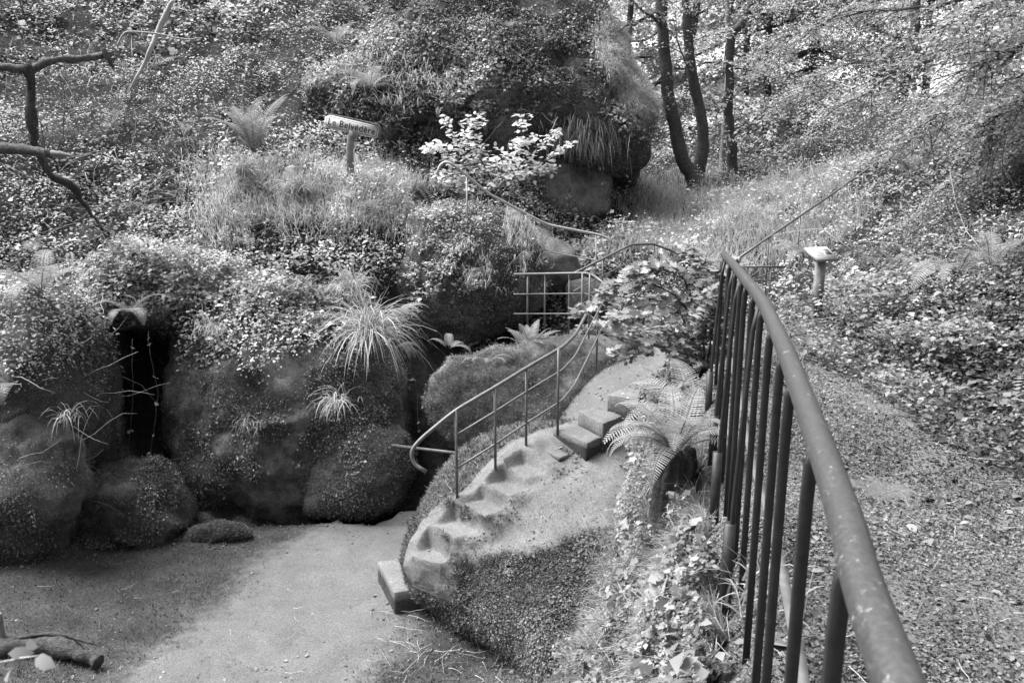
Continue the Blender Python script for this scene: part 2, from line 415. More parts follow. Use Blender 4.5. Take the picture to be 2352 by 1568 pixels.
def NZ(P):
    soft = np.clip((rail_x(P[:,1])-.1-P[:,0])/.6, 0, 1)*(P[:,1] < 9) + np.clip((P[:,0]-2.9)/.8, 0, 1)*(P[:,1] < 10) + (P[:,1] > 10)*1.0
    return np.where(in_lower(P) | in_walk(P) | in_shelf(P), .035, .06 + .26*np.clip(soft, 0, 1)*np.clip((P[:,1]-4)/4, .15, 1))
gx = np.concatenate([np.arange(-26,-8,.5), np.arange(-8,6,.07), np.arange(6,26,.4)])
gy = np.concatenate([np.arange(-16,-4,.8), np.arange(-4,2,.3), np.arange(2,14,.07), np.arange(14,24,.2), np.arange(24,60,1.0)])
sheet('ground', gx, gy, M_soil, noise=NZ, keepkey='ground', mask=lambda c: ~(in_lower(c) | in_walk(c) | in_shelf(c)))
def lower_moss(P):                           # moss on the lower path: worn away along the middle where people walk
    x, y, f = proj(P); t = np.interp(y, [1200,1260,1350,1450,1568], [800,760,640,520,380]); hw = np.interp(y, [1200,1300,1450,1568], [170,210,300,330])
    wx = (P[:,0] + 1.35 + (8.0-P[:,1])*.30)     # metres off the walking line
    return np.clip(.5 + (np.abs(wx) - .95)*.9 + .25*fbm(P, 1.2, 3, 8), 0, 1)
sheet('lower_path', gx, gy, M_sand, lower_moss, NZ, 'lower', in_lower)
def walk_moss(P): return np.clip(.15 + .35*fbm(P, 1.0, 3, 12), 0, 1)
sheet('leaf_strewn_walk', gx, gy, M_litterground, walk_moss, NZ, 'walk', in_walk)
sheet('upper_path', gx, gy, M_sand, lambda P: np.clip(.12+.4*fbm(P, 1.5, 3, 2), 0, 1), NZ, 'shelf', in_shelf)

# ------------------------------------------------------------------ boulders
def boulder(key, blobs, label, mat=M_mossrock, name='boulder', group=None, warp=None):
    g = Geo(); 
    for kw in blobs:
        P, F = blob(**kw)
        if warp is not None: P = warp(P)
        sh = None
        g.add(P, F, 0.0)
    V = np.concatenate(g.V); F = np.concatenate(g.F3); keep(key, V, F)
    c = V.mean(0); c[2] = V[:,2].min()
    me = mesh_np(name, V - c, F, np.zeros(len(V)), True, [mat])
    return link(name, me, None, label, 'boulder', group, None, c)

boulder('B', [dict(outline=[(400,800),(440,720),(560,670),(700,650),(820,690),(900,760),(930,900),(938,1000),(925,1080),(880,1160),(780,1200),(600,1225),(450,1215),(415,1080),(392,950)], Y=9.7, tilt=.4, thick=1.15, back=1.6, sub=6, amp=.09, seed=1, box=.9),
              dict(outline=[(700,1060),(760,990),(860,960),(930,1000),(938,1080),(925,1150),(860,1190),(780,1200),(700,1180)], Y=8.9, tilt=.3, thick=.45, sub=5, amp=.05, seed=5)],
        'huge round moss-covered boulder right of the black cave mouth')
boulder('C', [dict(outline=[(-200,700),(0,640),(110,650),(160,720),(172,850),(172,1000),(165,1150),(150,1250),(60,1330),(0,1345),(-200,1400)], Y=7.7, tilt=.25, thick=.6, back=1.6, sub=6, amp=.11, seed=11),
              dict(outline=[(-150,980),(60,960),(160,1010),(195,1120),(180,1200),(100,1230),(-150,1180)], Y=7.2, tilt=.2, thick=.35, sub=5, amp=.08, seed=12)],
        'tall mossy rock at the left edge, its foot undercut and dark')
boulder('C2', [dict(outline=[(150,740),(215,750),(232,830),(212,920),(180,980),(150,1000)], Y=9.1, tilt=0, thick=.6, back=1.2, sub=5, amp=.06, seed=14)],
        'bare slanting rock slab just inside the cave mouth', M_mossrock)
boulder('L', [dict(outline=[(150,640),(300,590),(450,600),(560,640),(560,720),(440,770),(300,770),(200,745),(150,700)], Y=10.0, tilt=.3, thick=.8, back=1.6, sub=5, amp=.12, seed=15)],
        'ivy-covered rock roofing over the cave mouth')
boulder('D', [dict(outline=[(180,1170),(205,1100),(280,1068),(345,1078),(400,1130),(432,1200),(380,1260),(250,1290),(165,1285)], Y=8.0, tilt=.25, thick=.45, back=.7, sub=5, amp=.10, freq=1.8, seed=21)],
        'dark lumpy mossy boulder at the foot of the cave mouth')
boulder('E', [dict(outline=[(408,1250),(450,1205),(520,1190),(560,1202),(578,1232),(500,1258),(430,1272)], Y=7.95, tilt=.6, thick=.2, sub=4, amp=.04, freq=2.5, seed=22)],
        'low flat mossy stone on the edge of the sandy lower path')
boulder('A', [dict(outline=[(915,570),(950,500),(1050,470),(1160,500),(1220,560),(1250,640),(1240,700),(1180,745),(1100,785),(1000,800),(940,780),(915,680)], Y=11.6, tilt=.35, thick=.9, back=1.8, sub=6, amp=.10, seed=31)],
        'boulder with a dark hanging-moss face above the gap behind the stair railing')
boulder('S', [dict(outline=[(1150,520),(1215,535),(1260,548),(1320,595),(1342,632),(1320,655),(1240,660),(1150,640)], Y=12.2, tilt=.9, thick=.5, back=1.3, sub=5, amp=.05, seed=33)],
        'smooth bare grey rock slab sloping behind the platform railing', M_grayrock)
boulder('G', [dict(outline=[(962,930),(980,865),(1030,825),(1120,800),(1240,772),(1330,770),(1430,830),(1460,900),(1440,960),(1400,1010),(1300,1050),(1150,1060),(1060,1050),(1000,1020)], Y=9.4, tilt=.55, thick=.55, back=1.4, sub=6, amp=.07, seed=41)],
        'dark mossy boulder seen through the stair railing')
boulder('K', [dict(outline=[(1300,655),(1350,645),(1400,660),(1432,695),(1420,740),(1350,752),(1305,735)], Y=11.6, tilt=.3, thick=.35, sub=5, amp=.05, seed=43)],
        'small dark boulder wedged behind the platform railing')
boulder('H', [dict(outline=[(800,200),(880,60),(1050,-140),(1300,-150),(1392,50),(1440,160),(1492,260),(1503,335),(1475,378),(1400,374),(1300,362),(1200,385),(1050,400),(930,390),(880,320)], Y=15.2, tilt=.45, thick=1.2, back=3.0, sub=6, amp=.13, freq=.9, seed=51),
              dict(outline=[(1240,180),(1300,130),(1380,170),(1440,230),(1490,300),(1490,360),(1420,378),(1300,365),(1250,300)], Y=14.8, tilt=.4, thick=.7, back=1.5, sub=5, amp=.08, seed=52)],
        'enormous overhanging rock draped in moss and grass at top centre')
boulder('PD', [dict(outline=[(1195,400),(1260,350),(1390,350),(1408,430),(1402,500),(1350,527),(1260,524),(1195,500)], Y=15.3, tilt=.05, thick=.75, back=1.2, sub=5, amp=.06, seed=55)],
        'bare grey rounded rock carrying the great overhanging rock', M_grayrock)
boulder('R', [dict(outline=[(690,235),(760,185),(860,160),(990,165),(1075,195),(1100,245),(1050,290),(960,285),(900,305),(800,270)], Y=14.4, tilt=1.1, thick=.5, back=2.2, sub=5, amp=.14, freq=1.5, seed=57)],
        'grassy overhanging ledge of rock above the direction sign')
boulder('Q', [dict(outline=[(1010,420),(1100,380),(1230,390),(1240,480),(1230,530),(1150,500),(1060,470)], Y=14.6, tilt=.2, thick=.6, back=1.2, sub=5, amp=.08, seed=59)],
        'ivy-clad rock between the sapling and the curved upper handrail')

# the stepped dome
TREADS = [(988,1268),(1048,1202),(1112,1153),(1165,1108),(1208,1070)]
TW = []                                       # world points of the treads, filled from the uncut rock
def stair_frame(V):
    """nearest tread index, distance along the climb, distance across it"""
    T = np.array(TW); d = T[-1][:2]-T[0][:2]; dh = d/np.hypot(*d); ac = np.array([dh[1], -dh[0]])
    al = (V[:,None,:2]-T[None,:,:2])@dh; cr = (V[:,None,:2]-T[None,:,:2])@ac
    k = np.argmin(np.abs(al - .0), 1); i = np.arange(len(V)); return k, al[i,k], cr[i,k]
def stair_warp(P):
    k, al, cr = stair_frame(P); T = np.array(TW); P = P.copy()
    w = np.clip((.20-np.abs(cr))/.07, 0, 1)*np.clip((.135-np.abs(al+.01))/.04, 0, 1); w = w*w*(3-2*w); w = w*np.clip((P[:,2]-(T[:,2][k]-.22))/.12, 0, 1)
    zt = T[:,2][k] - .045 + .01*fbm(P, 6, 2, 5)
    P[:,2] = P[:,2]*(1-w) + zt*w; return P
def stairrock_moss(V):
    k, al, cr = stair_frame(V); T = np.array(TW)
    t = (np.abs(cr) < .15) & (np.abs(al) < .10) & (V[:,2] > T[:,2][k]-.3)
    near = (np.abs(cr) < .30) & (V[:,2] > T[:,2][k]-.35)
    n = fbm(V, 1.8, 4, 77)
    x, y, f = proj(V)
    flat = np.clip((V[:,2] + 1.60 + .30*n - .10*(V[:,0]-.3))/.22, 0, 1)      # the worn top that people walk over
    left = np.clip((-cr-.2)/.15, 0, 1)
    m = np.where(t, 0.0, np.maximum(1-flat, left*.75))
    m = np.where(near & ~t, np.clip(.30+.5*n, 0, .8), m)
    m = np.where(t, m, np.maximum(m, .20))
    return np.clip(m + .25*n, 0, 1)
P, F = blob(outline=[(918,1290),(935,1232),(965,1175),(1010,1110),(1060,1058),(1130,1022),(1220,997),(1330,985),(1450,1000),(1540,1060),(1590,1200),(1580,1400),(1520,1600),(1390,1720),(1250,1650),(1180,1550),(1090,1455),(1010,1395),(945,1350)],
             Y=6.6, tilt=1.8, thick=.58, back=.9, sub=6, amp=.045, freq=1.2, seed=61, box=.80)
if True:
    V0, F0 = P, F
    keep('F', V0, F0)
    for q in TREADS: TW.append(hit(q[0], q[1], ['F'])[0])
    for _r in range(2):                        # refine the mesh where the notches are cut
        k_, al_, cr_ = stair_frame(V0); T_ = np.array(TW); nearv = (np.abs(cr_) < .3) & (np.abs(al_) < .3) & (V0[:,2] > T_[:,2][k_]-.5)
        fm = nearv[F0].any(1); bm = bmesh.new(); vs = [bm.verts.new(v) for v in V0.tolist()]; fs = [bm.faces.new([vs[i] for i in f]) for f in F0.tolist()]
        es = list({e for f, m_ in zip(fs, fm) if m_ for e in f.edges}); bmesh.ops.subdivide_edges(bm, edges=es, cuts=1, use_grid_fill=True); bmesh.ops.triangulate(bm, faces=bm.faces)
        bm.verts.index_update(); V0 = np.array([v.co[:] for v in bm.verts]); F0 = np.array([[v.index for v in f.verts] for f in bm.faces]); bm.free()
    V0 = stair_warp(V0); keep('F', V0, F0); BVH.pop('F', None); c = V0.mean(0); c[2] = V0[:,2].min()
    link('boulder', mesh_np('boulder', V0-c, F0, stairrock_moss(V0), True, [M_stairrock]), None, 'dome-shaped boulder with notched steps cut into its left shoulder', 'boulder', None, None, c)

# ------------------------------------------------------------------ built things on the rock
def onz(px, py, z): r = ray(px, py); return CAM + r*((z-CAM[2])/r[2])
def slab(name, label, cat, mat, top, z, thick, group=None, wob=.007):
    T = np.array([onz(x, y, z) for x, y in top]); c = T.mean(0); c[2] = z - thick
    bm = bmesh.new(); n = len(T)
    vt = [bm.verts.new(Vector(t-c)) for t in T]; vb = [bm.verts.new(Vector((t-c)*[1,1,0])) for t in T]
    bm.faces.new(vt); bm.faces.new(vb[::-1])
    for i in range(n): bm.faces.new([vt[i], vb[i], vb[(i+1)%n], vt[(i+1)%n]])
    bmesh.ops.recalc_face_normals(bm, faces=bm.faces)
    bmesh.ops.bevel(bm, geom=bm.edges[:], offset=.006, segments=1, affect='EDGES')
    bmesh.ops.subdivide_edges(bm, edges=[e for e in bm.edges if e.calc_length() > .08], cuts=4, use_grid_fill=True)
    bmesh.ops.triangulate(bm, faces=bm.faces)
    V = np.array([v.co[:] for v in bm.verts]); F = np.array([[v.index for v in f.verts] for f in bm.faces]) if not bm.verts.index_update() else None
    bm.free()
    W_ = V + c; V = V + np.stack([fbm(W_, 9, 3, 1), fbm(W_, 9, 3, 2), fbm(W_, 9, 3, 3)], 1)*wob*1.6
    side = np.clip((thick*.86 - V[:,2])/(thick*.25), 0, 1)
    me = mesh_np(name, V, F, np.clip(.12 + .75*side + .3*fbm(W_, 5, 3, 6), 0, 1), False, [mat])
    keep('slab%d' % len(SURF), V + c, F)
    return link(name, me, None, label, cat, group, None, c)
zF = float(hit(1290, 1045, ['F'])[0][2])
GS = "concrete steps leading up from the dome rock"
slab('concrete_step', 'lowest thin concrete slab step lying on top of the dome rock', 'step', M_conc, [(1224,1026),(1271,1012),(1360,1026),(1286,1049)], zF+.02, .07, GS)
slab('concrete_step', 'second concrete step, thick with a mossy dark end under the fern', 'step', M_conc, [(1270,983),(1318,970),(1392,999),(1347,1016)], zF+.16, .22, GS)
slab('concrete_step', 'third concrete step, partly behind the big fern fronds', 'step', M_conc, [(1328,945),(1370,932),(1430,955),(1385,972)], zF+.30, .42, GS)
slab('concrete_step', 'highest concrete step, at the edge of the sandy shelf under the maple', 'step', M_conc, [(1395,905),(1440,888),(1505,898),(1460,918)], zF+.42, .50, GS)
slab('stone_block', 'rectangular granite block at the foot of the notched steps', 'stone block', M_conc, [(867,1288),(918,1284),(974,1350),(906,1360)], -2.12, .27, None, .005)

def railing(name, label, mat, posts, rails, r_post, r_top, r_low, group=None, cat='railing', bend=.1):
    """posts: list of (top, bottom) world points; rails: list of (points, is_top)"""
    o = thing(name, label, cat, posts[0][1] if posts else rails[0][0][0], group)
    for pts, top in rails:
        g = Geo(); add_tube(g, round_path(local(o, pts), bend), r_top if top else r_low, 10)
        link('handrail' if top else 'lower_rail', g.mesh('handrail' if top else 'lower_rail', mat, True), o)
    for a, b in posts:
        g = Geo(); add_tube(g, local(o, [a, b]), r_post, 8); link('post', g.mesh('post', mat, True), o)
    return o
ROCKS = ['ground','lower','walk','shelf','F','G','S','A','K']
# stair railing
def pl(*p): return np.array([at(*q) for q in p])
PB = [(1047,1143),(1137,1074),(1209,1022),(1283,988)]
PY = [float(hit(x, y, ['F','G'] + [k for k in SURF if k.startswith('slab')])[0][1]) for x, y in PB] + [9.0]
for i in range(1, 5): PY[i] = max(PY[i], PY[i-1]+.1)
ry = lambda x: float(np.interp(x, [950,1047,1137,1209,1283,1374], [PY[0]-.12]+PY))
R2 = pl((979,1083,PY[0]-.2),(950,1065,PY[0]-.17),(943,1035,PY[0]-.15),(968,1006,PY[0]-.1),(1045,943,PY[0]),(1137,889,PY[1]),(1209,845,PY[2]),(1292,797,ry(1292)),(1322,768,ry(1322)),(1386,648,PY[4]+.1))
posts = []
for (px, py, by), Y in zip(((1047,942,1143),(1137,889,1074),(1209,845,1022),(1283,802,988),(1374,668,842)), PY):
    a = at(px, py, Y); b = a.copy(); q = at(px, by, Y); b[2] = q[2] - .05; b[0] = a[0]; posts.append((a, b))
m1, m2 = R2[4:].copy(), R2[4:].copy(); m1[:,2] -= .225; m2[:,2] -= .53
railing('stair_railing', 'grey tube railing climbing beside the notched steps, its lower end hooked', M_rail, posts, [(R2, True), (m1, False), (m2, False)], .0125, .018, .010)
# platform railing
R3 = pl((1180,630,10.3),(1350,627,10.0),(1366,634,9.7),(1392,655,9.4))
posts = []
for px, py, by, Y in ((1212,629,760,10.25),(1252,628,768,10.2),(1308,628,788,10.1),(1338,627,785,10.0),(1355,629,800,9.8)):
    a = at(px, py, Y); b = a.copy(); b[2] = at(px, by, Y)[2]-.05; posts.append((a, b))
m1, m2 = R3.copy(), R3.copy(); m1[:,2] -= .26; m2[:,2] -= .52
railing('platform_railing', 'level three-rail grey railing across the dark gap behind the stairs', M_rail, posts, [(R3, True), (m1, False), (m2, False)], .0125, .016, .009)
# farther rising railing
R4 = pl((1318,628,10.6),(1350,612,10.8),(1449,562,11.6),(1502,560,12.0),(1566,586,12.0))
posts = []
for px, py, Y in ((1385,594,11.1),(1449,562,11.6),(1502,560,12.0)):
    a = at(px, py, Y); b = a.copy(); b[2] -= .62; posts.append((a, b))
m1, m2 = R4.copy(), R4.copy(); m1[:,2] -= .24; m2[:,2] -= .48
railing('landing_railing', 'rising railing that peaks and turns down behind the maple bush', M_rail, posts, [(R4, True), (m1, False), (m2, False)], .012, .018, .009)
# curved upper left railing
R5 = pl((1004,402,11.0),(1009,382,11.0),(1022,371,11.0),(1040,377,11.0),(1122,445,11.2),(1256,516,11.6),(1384,541,11.8),(1404,552,11.8),(1396,588,11.8))
posts = []
for px, py, Y in ((1072,404,11.1),(1208,490,11.45),(1370,539,11.8)):
    a = at(px, py, Y); b = a.copy(); b[2] -= .75; posts.append((a, b))
m1 = R5[4:8].copy(); m1[:,2] -= .38
railing('hooked_railing', 'handrail with a curled top end descending in front of the leafy sapling', M_rail2, posts, [(R5, True), (m1, False)], .012, .019, .009, bend=.12)
# railing climbing the right bank
R6 = pl((1683,602,9.8),(1765,545,10.4),(1911,446,11.5),(2092,318,13.0))
posts = []
for px, py, Y, d in ((1766,545,10.4,.75),(1838,496,10.95,.75),(1911,446,11.5,.75),(1983,395,12.1,.7),(2050,348,12.7,.7),(2145,300,13.3,.8)):
    a = at(px, py, Y); b = a.copy(); b[2] -= d; posts.append((a, b))
m1 = R6.copy(); m1[:,2] -= .36
railing('bank_railing', 'long straight handrail climbing the ivy bank to the upper right', M_rail, posts, [(R6, True), (m1, False)], .010, .017, .008)
R7 = pl((1694,612,9.9),(1802,613,9.9)); m1, m2 = R7.copy(), R7.copy(); m1[:,2] -= .17; m2[:,2] -= .33
posts = [(at(x, 612, 9.9), at(x, 612, 9.9)-np.array([0,0,.6])) for x in (1697, 1771)]
railing('short_railing', 'short level railing just left of the reading panel', M_rail, posts, [(R7, True), (m1, False), (m2, False)], .010, .014, .008)
# pipe wedged between boulders
g = Geo(); P0, P1 = at(900,1022,8.5), at(1082,1044,7.9); add_tube(g, [P0-P0, P1-P0], .0165, 10)
link('metal_pipe', g.mesh('metal_pipe', M_rail, True), None, 'bare metal pipe wedged level between the round boulder and the dome', 'pipe', None, None, P0)

# the near railing
RT = [(.05,.180-.0,None)]
rail_pts = [np.array([rail_x(y), y, 1.045]) for y in (-.6, 0, .4, .78, 1.0, 1.32, 1.757, 2.03, 2.39, 2.76, 3.07, 3.33)]
rail_pts += [at(1702,629,3.7), at(1691,615,4.1), at(1679,601,4.7), at(1665,588,5.4), at(1663,584,5.7)]
rail_s = smooth_path(rail_pts, 6)
def rail_at(y): return np.array([np.interp(y, rail_s[:,1], rail_s[:,0]), y, np.interp(y, rail_s[:,1], rail_s[:,2])])
nr = thing('walk_railing', 'thick worn tube handrail with dark flat balusters along the leaf-strewn walk', 'railing', (.5, 1.5, 0))
g = Geo(); add_tube(g, local(nr, rail_s), .0235, 20); link('handrail', g.mesh('handrail', M_pipe, True), nr)
low = np.array([[p[0]+.10, p[1], .16] for p in rail_s[::3]])
g = Geo(); V, F = [], []
for i, p in enumerate(local(nr, low)):
    for dx, dz in ((-.018,-.004),(.018,-.004),(.018,.004),(-.018,.004)): V.append([p[0]+dx, p[1], p[2]+dz])
for i in range(len(low)-1):
    for j in range(4): k = (j+1) % 4; F.append([i*4+j, i*4+k, (i+1)*4+k, (i+1)*4+j])
g.add(V, F); link('bottom_rail', g.mesh('bottom_rail', M_rail), nr)
def bar(parent, a, b, w, d, bow=0):
    """flat iron bar from a down to b; leaves the rail with a slight crank"""
    a, b = np.array(a), np.array(b); P = [a, a+[-.006,0,-.03], a+[-.008,0,-.10]] + [a*(1-t)+b*t + np.array([-.008,0,0]) for t in (.3,.6,1)]
    V, F = [], []
    for p in P:
        for dx, dy in ((-w,-d),(w,-d),(w,d),(-w,d)): V.append(p + [dx,dy,0])
    for i in range(len(P)-1):
        for j in range(4): k = (j+1) % 4; F.append([i*4+j, i*4+k, (i+1)*4+k, (i+1)*4+j])
    F += [[3,2,1,0],[len(V)-4,len(V)-3,len(V)-2,len(V)-1]]
    g = Geo(); g.add(local(parent, V), F); me = g.mesh('baluster', M_bar); return link('baluster', me, parent)
for y in (.35,.62,.91,1.32,1.757,2.03,2.39,2.76,3.07,3.33,3.55,4.0,4.7,5.4):
    a = rail_at(y); a[2] -= .018; a[0] -= .004
    bar(nr, a, [a[0]-.004, y+.0, -.12], .0105, .006, .012 if y > 1 else .0)
for y in (2.9, 3.7, 4.3, 5.3):
    a = rail_at(y); g = Geo(); b = np.array([a[0]-.07, y-.03, -.25])
    add_tube(g, local(nr, [a-[.0,0,.02], a-[.02,0,.12], [b[0]+.01, b[1], .25], b]), .010, 8); link('support_post', g.mesh('support_post', M_bar, True), nr)
    g = Geo(); add_tube(g, local(nr, [[b[0],b[1],.17],[b[0],b[1],-.25]]), .024, 12); link('post_sleeve', g.mesh('post_sleeve', M_bar, True), nr)

# ------------------------------------------------------------------ reading panel, direction sign, wooden post
def box_geo(g, c, ex, ey, ez, hx, hy, hz):
    c = np.array(c); V = [c + sx*hx*ex + sy*hy*ey + sz*hz*ez for sz in (-1,1) for sx, sy in ((-1,-1),(1,-1),(1,1),(-1,1))]
    g.add(V, [[3,2,1,0],[4,5,6,7],[0,1,5,4],[1,2,6,5],[2,3,7,6],[3,0,4,7]])
X, Yv, Z = np.eye(3)
def rot(axis, deg): return np.array(Matrix.Rotation(math.radians(deg), 3, axis))
b = hit(1874, 733, ['ground','walk'])[0]; ips = b[1]/9.0
ip = thing('reading_panel', 'sloping white reading panel on a square wooden post beside the walk', 'information panel', b)
ip.scale = (ips,)*3
g = Geo(); box_geo(g, [0,0,.36], X, Yv, Z, .045, .045, .36); link('post', g.mesh('post', M_palewood), ip)
R = rot('Z', 22)@rot('X', 32)
g = Geo(); box_geo(g, [0,.0,.745], R@X, R@Yv, R@Z, .165, .12, .010); link('frame', g.mesh('frame', M_palewood), ip)
g = Geo(); box_geo(g, np.array([0,.0,.745])+(R@Z)*.013, R@X, R@Yv, R@Z, .155, .11, .003); link('board', g.mesh('board', M_white), ip)
g = Geo()
for q in range(6): box_geo(g, np.array([0,0,.745])+(R@Z)*.0175+(R@X)*(-.05)+(R@Yv)*(.07-.022*q), R@X, R@Yv, R@Z, .075-.01*(q%3), .003, .0008)
box_geo(g, np.array([0,0,.745])+(R@Z)*.0175+(R@X)*.09+(R@Yv)*.02, R@X, R@Yv, R@Z, .04, .05, .0008)
link('print', g.mesh('print', M_rail), ip)

sg = thing('direction_sign', 'weathered direction sign reading Le Belvédère on a short forked post', 'sign', at(808, 345, 12.0))
o0 = np.array(sg.location)
R = rot('Z', 4)@rot('Y', 12.5)
cb = at(808, 291, 12.0) - o0
def board_outline(w, h, c, t):       # left end chamfered to a blunt arrow
    return [(-w, -h+c), (-w+c*1.3, -h), (w-c*.6, -h), (w, -h+c*.6), (w, h-c*.6), (w-c*.6, h), (-w+c*1.3, h), (-w, h-c)]
def prism(g, ol, c, R, y0, y1):
    n = len(ol); V = [c + R@np.array([x, y0, z]) for x, z in ol] + [c + R@np.array([x, y1, z]) for x, z in ol]
    V += [c + R@np.array([0,y0,0]), c + R@np.array([0,y1,0])]
    F = [[i, (i+1)%n, n+(i+1)%n, n+i] for i in range(n)]; g.add(V, F)
    g.F3.append(np.array([[2*n, (i+1)%n, i] for i in range(n)] + [[2*n+1, n+i, n+(i+1)%n] for i in range(n)]) + (g.n - len(V)))
g = Geo(); prism(g, board_outline(.395,.092,.045,0), cb, R, -.012, .012); link('board', g.mesh('board', M_sign), sg)
g = Geo(); a_, b_ = board_outline(.375,.074,.038,0), board_outline(.369,.068,.036,0); n = 8
V = [cb + R@np.array([x,-.0145,z]) for x, z in a_] + [cb + R@np.array([x,-.0145,z]) for x, z in b_]
g.add(V, [[i,(i+1)%n,n+(i+1)%n,n+i] for i in range(n)]); link('border_line', g.mesh('border_line', M_black), sg)
g = Geo(); add_tube(g, [cb+R@np.array([-.36,.0,.10]), cb+R@np.array([0,0,.105]), cb+R@np.array([.37,0,.10]), cb+R@np.array([.415,0,.05]), cb+R@np.array([.415,0,-.11])], [.012,.016,.02,.024,.02], 8); link('mossy_edge', g.mesh('mossy_edge', M_mossbark, True), sg)
g = Geo(); add_tube(g, [cb+R@np.array([.05,.03,-.08])*1.0, cb+np.array([-.02,.03,-.16]), cb+np.array([-.05,.03,-.28]), cb+np.array([-.05,.03,-.75])], [.10,.055,.05,.055], 10); link('post', g.mesh('post', M_palewood, True), sg)
fc = bpy.data.curves.new('lettering', 'FONT'); fc.body = 'Le Belvédère'; fc.size = .135; fc.align_x = 'CENTER'; fc.align_y = 'CENTER'; fc.extrude = .0008; fc.offset = .0012; fc.space_character = 1.12
fo = bpy.data.objects.new('lettering', fc); 
fo.location = cb + R@np.array([.0,-.0150,-.004]); fo.rotation_euler = (Matrix(R.tolist()) @ Matrix.Rotation(math.pi/2, 3, 'X')).to_euler(); fo.scale = (.86, 1, 1)
COL.objects.link(fo); bpy.context.view_layer.update()
_tm = bpy.data.meshes.new_from_object(fo.evaluated_get(bpy.context.evaluated_depsgraph_get())); _tm.name = 'lettering'; _tm.materials.clear(); _tm.materials.append(M_black)
fo.name = 'old_text'; fc.name = 'old_text'
_t = link('lettering', _tm, sg); _t.location = fo.location; _t.rotation_euler = fo.rotation_euler; _t.scale = fo.scale
bpy.data.objects.remove(fo)

b = at(675, 460, 11.7); wp = thing('marker_post', 'short square wooden post with a pointed top in the tall grass', 'post', b)
g = Geo(); V = [[s*.08, t*.08, -.3] for s, t in ((-1,-1),(1,-1),(1,1),(-1,1))] + [[s*.08, t*.08, .46] for s, t in ((-1,-1),(1,-1),(1,1),(-1,1))] + [[0,0,.50]]
g.add(V, [[0,1,5,4],[1,2,6,5],[2,3,7,6],[3,0,4,7]]); g.F3.append(np.array([[4,5,8],[5,6,8],[6,7,8],[7,4,8]]))
link('shaft', g.mesh('shaft', M_palewood), wp)

# ------------------------------------------------------------------ stump, logs, branches
def wobble(pts, amp, k=5, s=0):
    p = smooth_path(pts, k); return p + amp*np.stack([fbm(p*5, 1, 3, s), fbm(p*5, 1, 3, s+1), fbm(p*5, 1, 3, s+2)], 1)
def limb(name, label, cat, pts, rad, mat, amp=.02, seg=8, group=None, s=0, parent=None, ridged=0):
    pts = wobble(pts, amp, 5, s); n = len(pts); rad = np.interp(np.linspace(0,1,n), np.linspace(0,1,len(rad)), rad)
    base = pts[0] if parent is None else np.array(parent.location)
    V, F = tube(pts - base, rad, seg)
    if ridged: 
        c = np.repeat(pts-base, seg, 0); d = norm(V[:len(c)]-c); V[:len(c)] += d*(ridged*fbm(V[:len(c)]*[1,1,.3], 14, 3, s+4))[:,None]*1.0
    g = Geo(); deg = F[:,0] == F[:,3]; g.add(V, F[~deg]); g.F3.append(F[deg][:,:3])
    o = link(name, g.mesh(name, mat, True), parent, label, cat, group, None, base if parent is None else None); return o
def L3(*p): return [at(*q) for q in p]
GB = 'dead wood hanging at the left edge'
limb('mossy_branch', 'dark mossy branch running level from the left edge towards the ivy', 'branch', L3((-60,185,7.6),(0,152,7.6),(60,158,7.7),(140,138,7.8),(200,128,8.0),(252,118,8.2)), [.055,.04,.045,.035,.04,.02], M_mossbark, .06, 10, GB, 0, None, .03)
limb('bare_trunk', 'crooked dark dead stem dropping from the level mossy branch', 'dead stem', L3((58,152,7.7),(68,200,7.7),(78,290,7.7),(86,345,7.7),(120,400,7.8),(170,430,7.9),(205,490,8.0),(242,530,8.0)), [.05,.04,.05,.04,.03,.035,.025,.015], M_bark, .06, 10, GB, 4, None, .03)
limb('dead_snag', 'short dark snag hanging under the end of the mossy branch', 'branch', L3((238,112,8.1),(250,130,8.1),(262,155,8.1)), [.025,.03,.012], M_bark, .03, 8, GB, 6)
bl = thing('broken_log', 'broken mossy log with a pale splintered tip at the left edge', 'log', at(0,345,7.4), GB)
limb('moss_trunk', None, None, L3((-60,340,7.4),(0,340,7.4),(60,346,7.4),(118,352,7.4)), [.055,.055,.05,.04], M_mossbark, .02, 12, None, 9, bl, .02)
limb('splintered_tip', None, None, L3((112,352,7.4),(140,355,7.4),(172,359,7.4)), [.038,.03,.004], M_palewood, .01, 8, None, 10, bl, .02)
fl = thing('fallen_log', 'dead log lying on the sand in the lower left corner', 'log', onz(0,1480,-2.3))
limb('trunk', None, None, [onz(-80,1500,-2.26), onz(0,1490,-2.25), onz(80,1482,-2.24), onz(150,1490,-2.25), onz(200,1506,-2.27), onz(232,1516,-2.28)], [.09,.085,.08,.075,.06,.045], M_bark, .02, 16, None, 12, fl, .05)
limb('split_strip', None, None, [onz(20,1470,-2.17), onz(100,1455,-2.15), onz(160,1462,-2.16), onz(215,1478,-2.19)], [.012,.022,.016,.005], M_bark, .01, 8, None, 13, fl, .02)
limb('broken_stub', None, None, [onz(6,1470,-2.2), onz(5,1470,-2.2)+[0,0,.12], onz(7,1470,-2.2)+[0,0,.24]], [.028,.024,.02], M_palewood, .005, 8, None, 14, fl, .01)
limb('dead_limb', 'pale bleached dead limb leaning against the bright slope', 'branch', L3((398,2,13),(378,40,13),(366,70,13),(345,115,12.9),(330,150,12.9),(310,185,12.8),(300,205,12.8)), [.03,.045,.045,.035,.03,.02,.012], M_twig, .02, 8, None, 15)
limb('dead_limb', 'thin pale twig arching over the bright slope from left to right', 'branch', L3((268,108,12),(282,82,12),(300,74,12),(370,80,12),(430,92,12),(460,88,12)), [.012,.014,.013,.012,.01,.006], M_twig, .02, 6, None, 16)
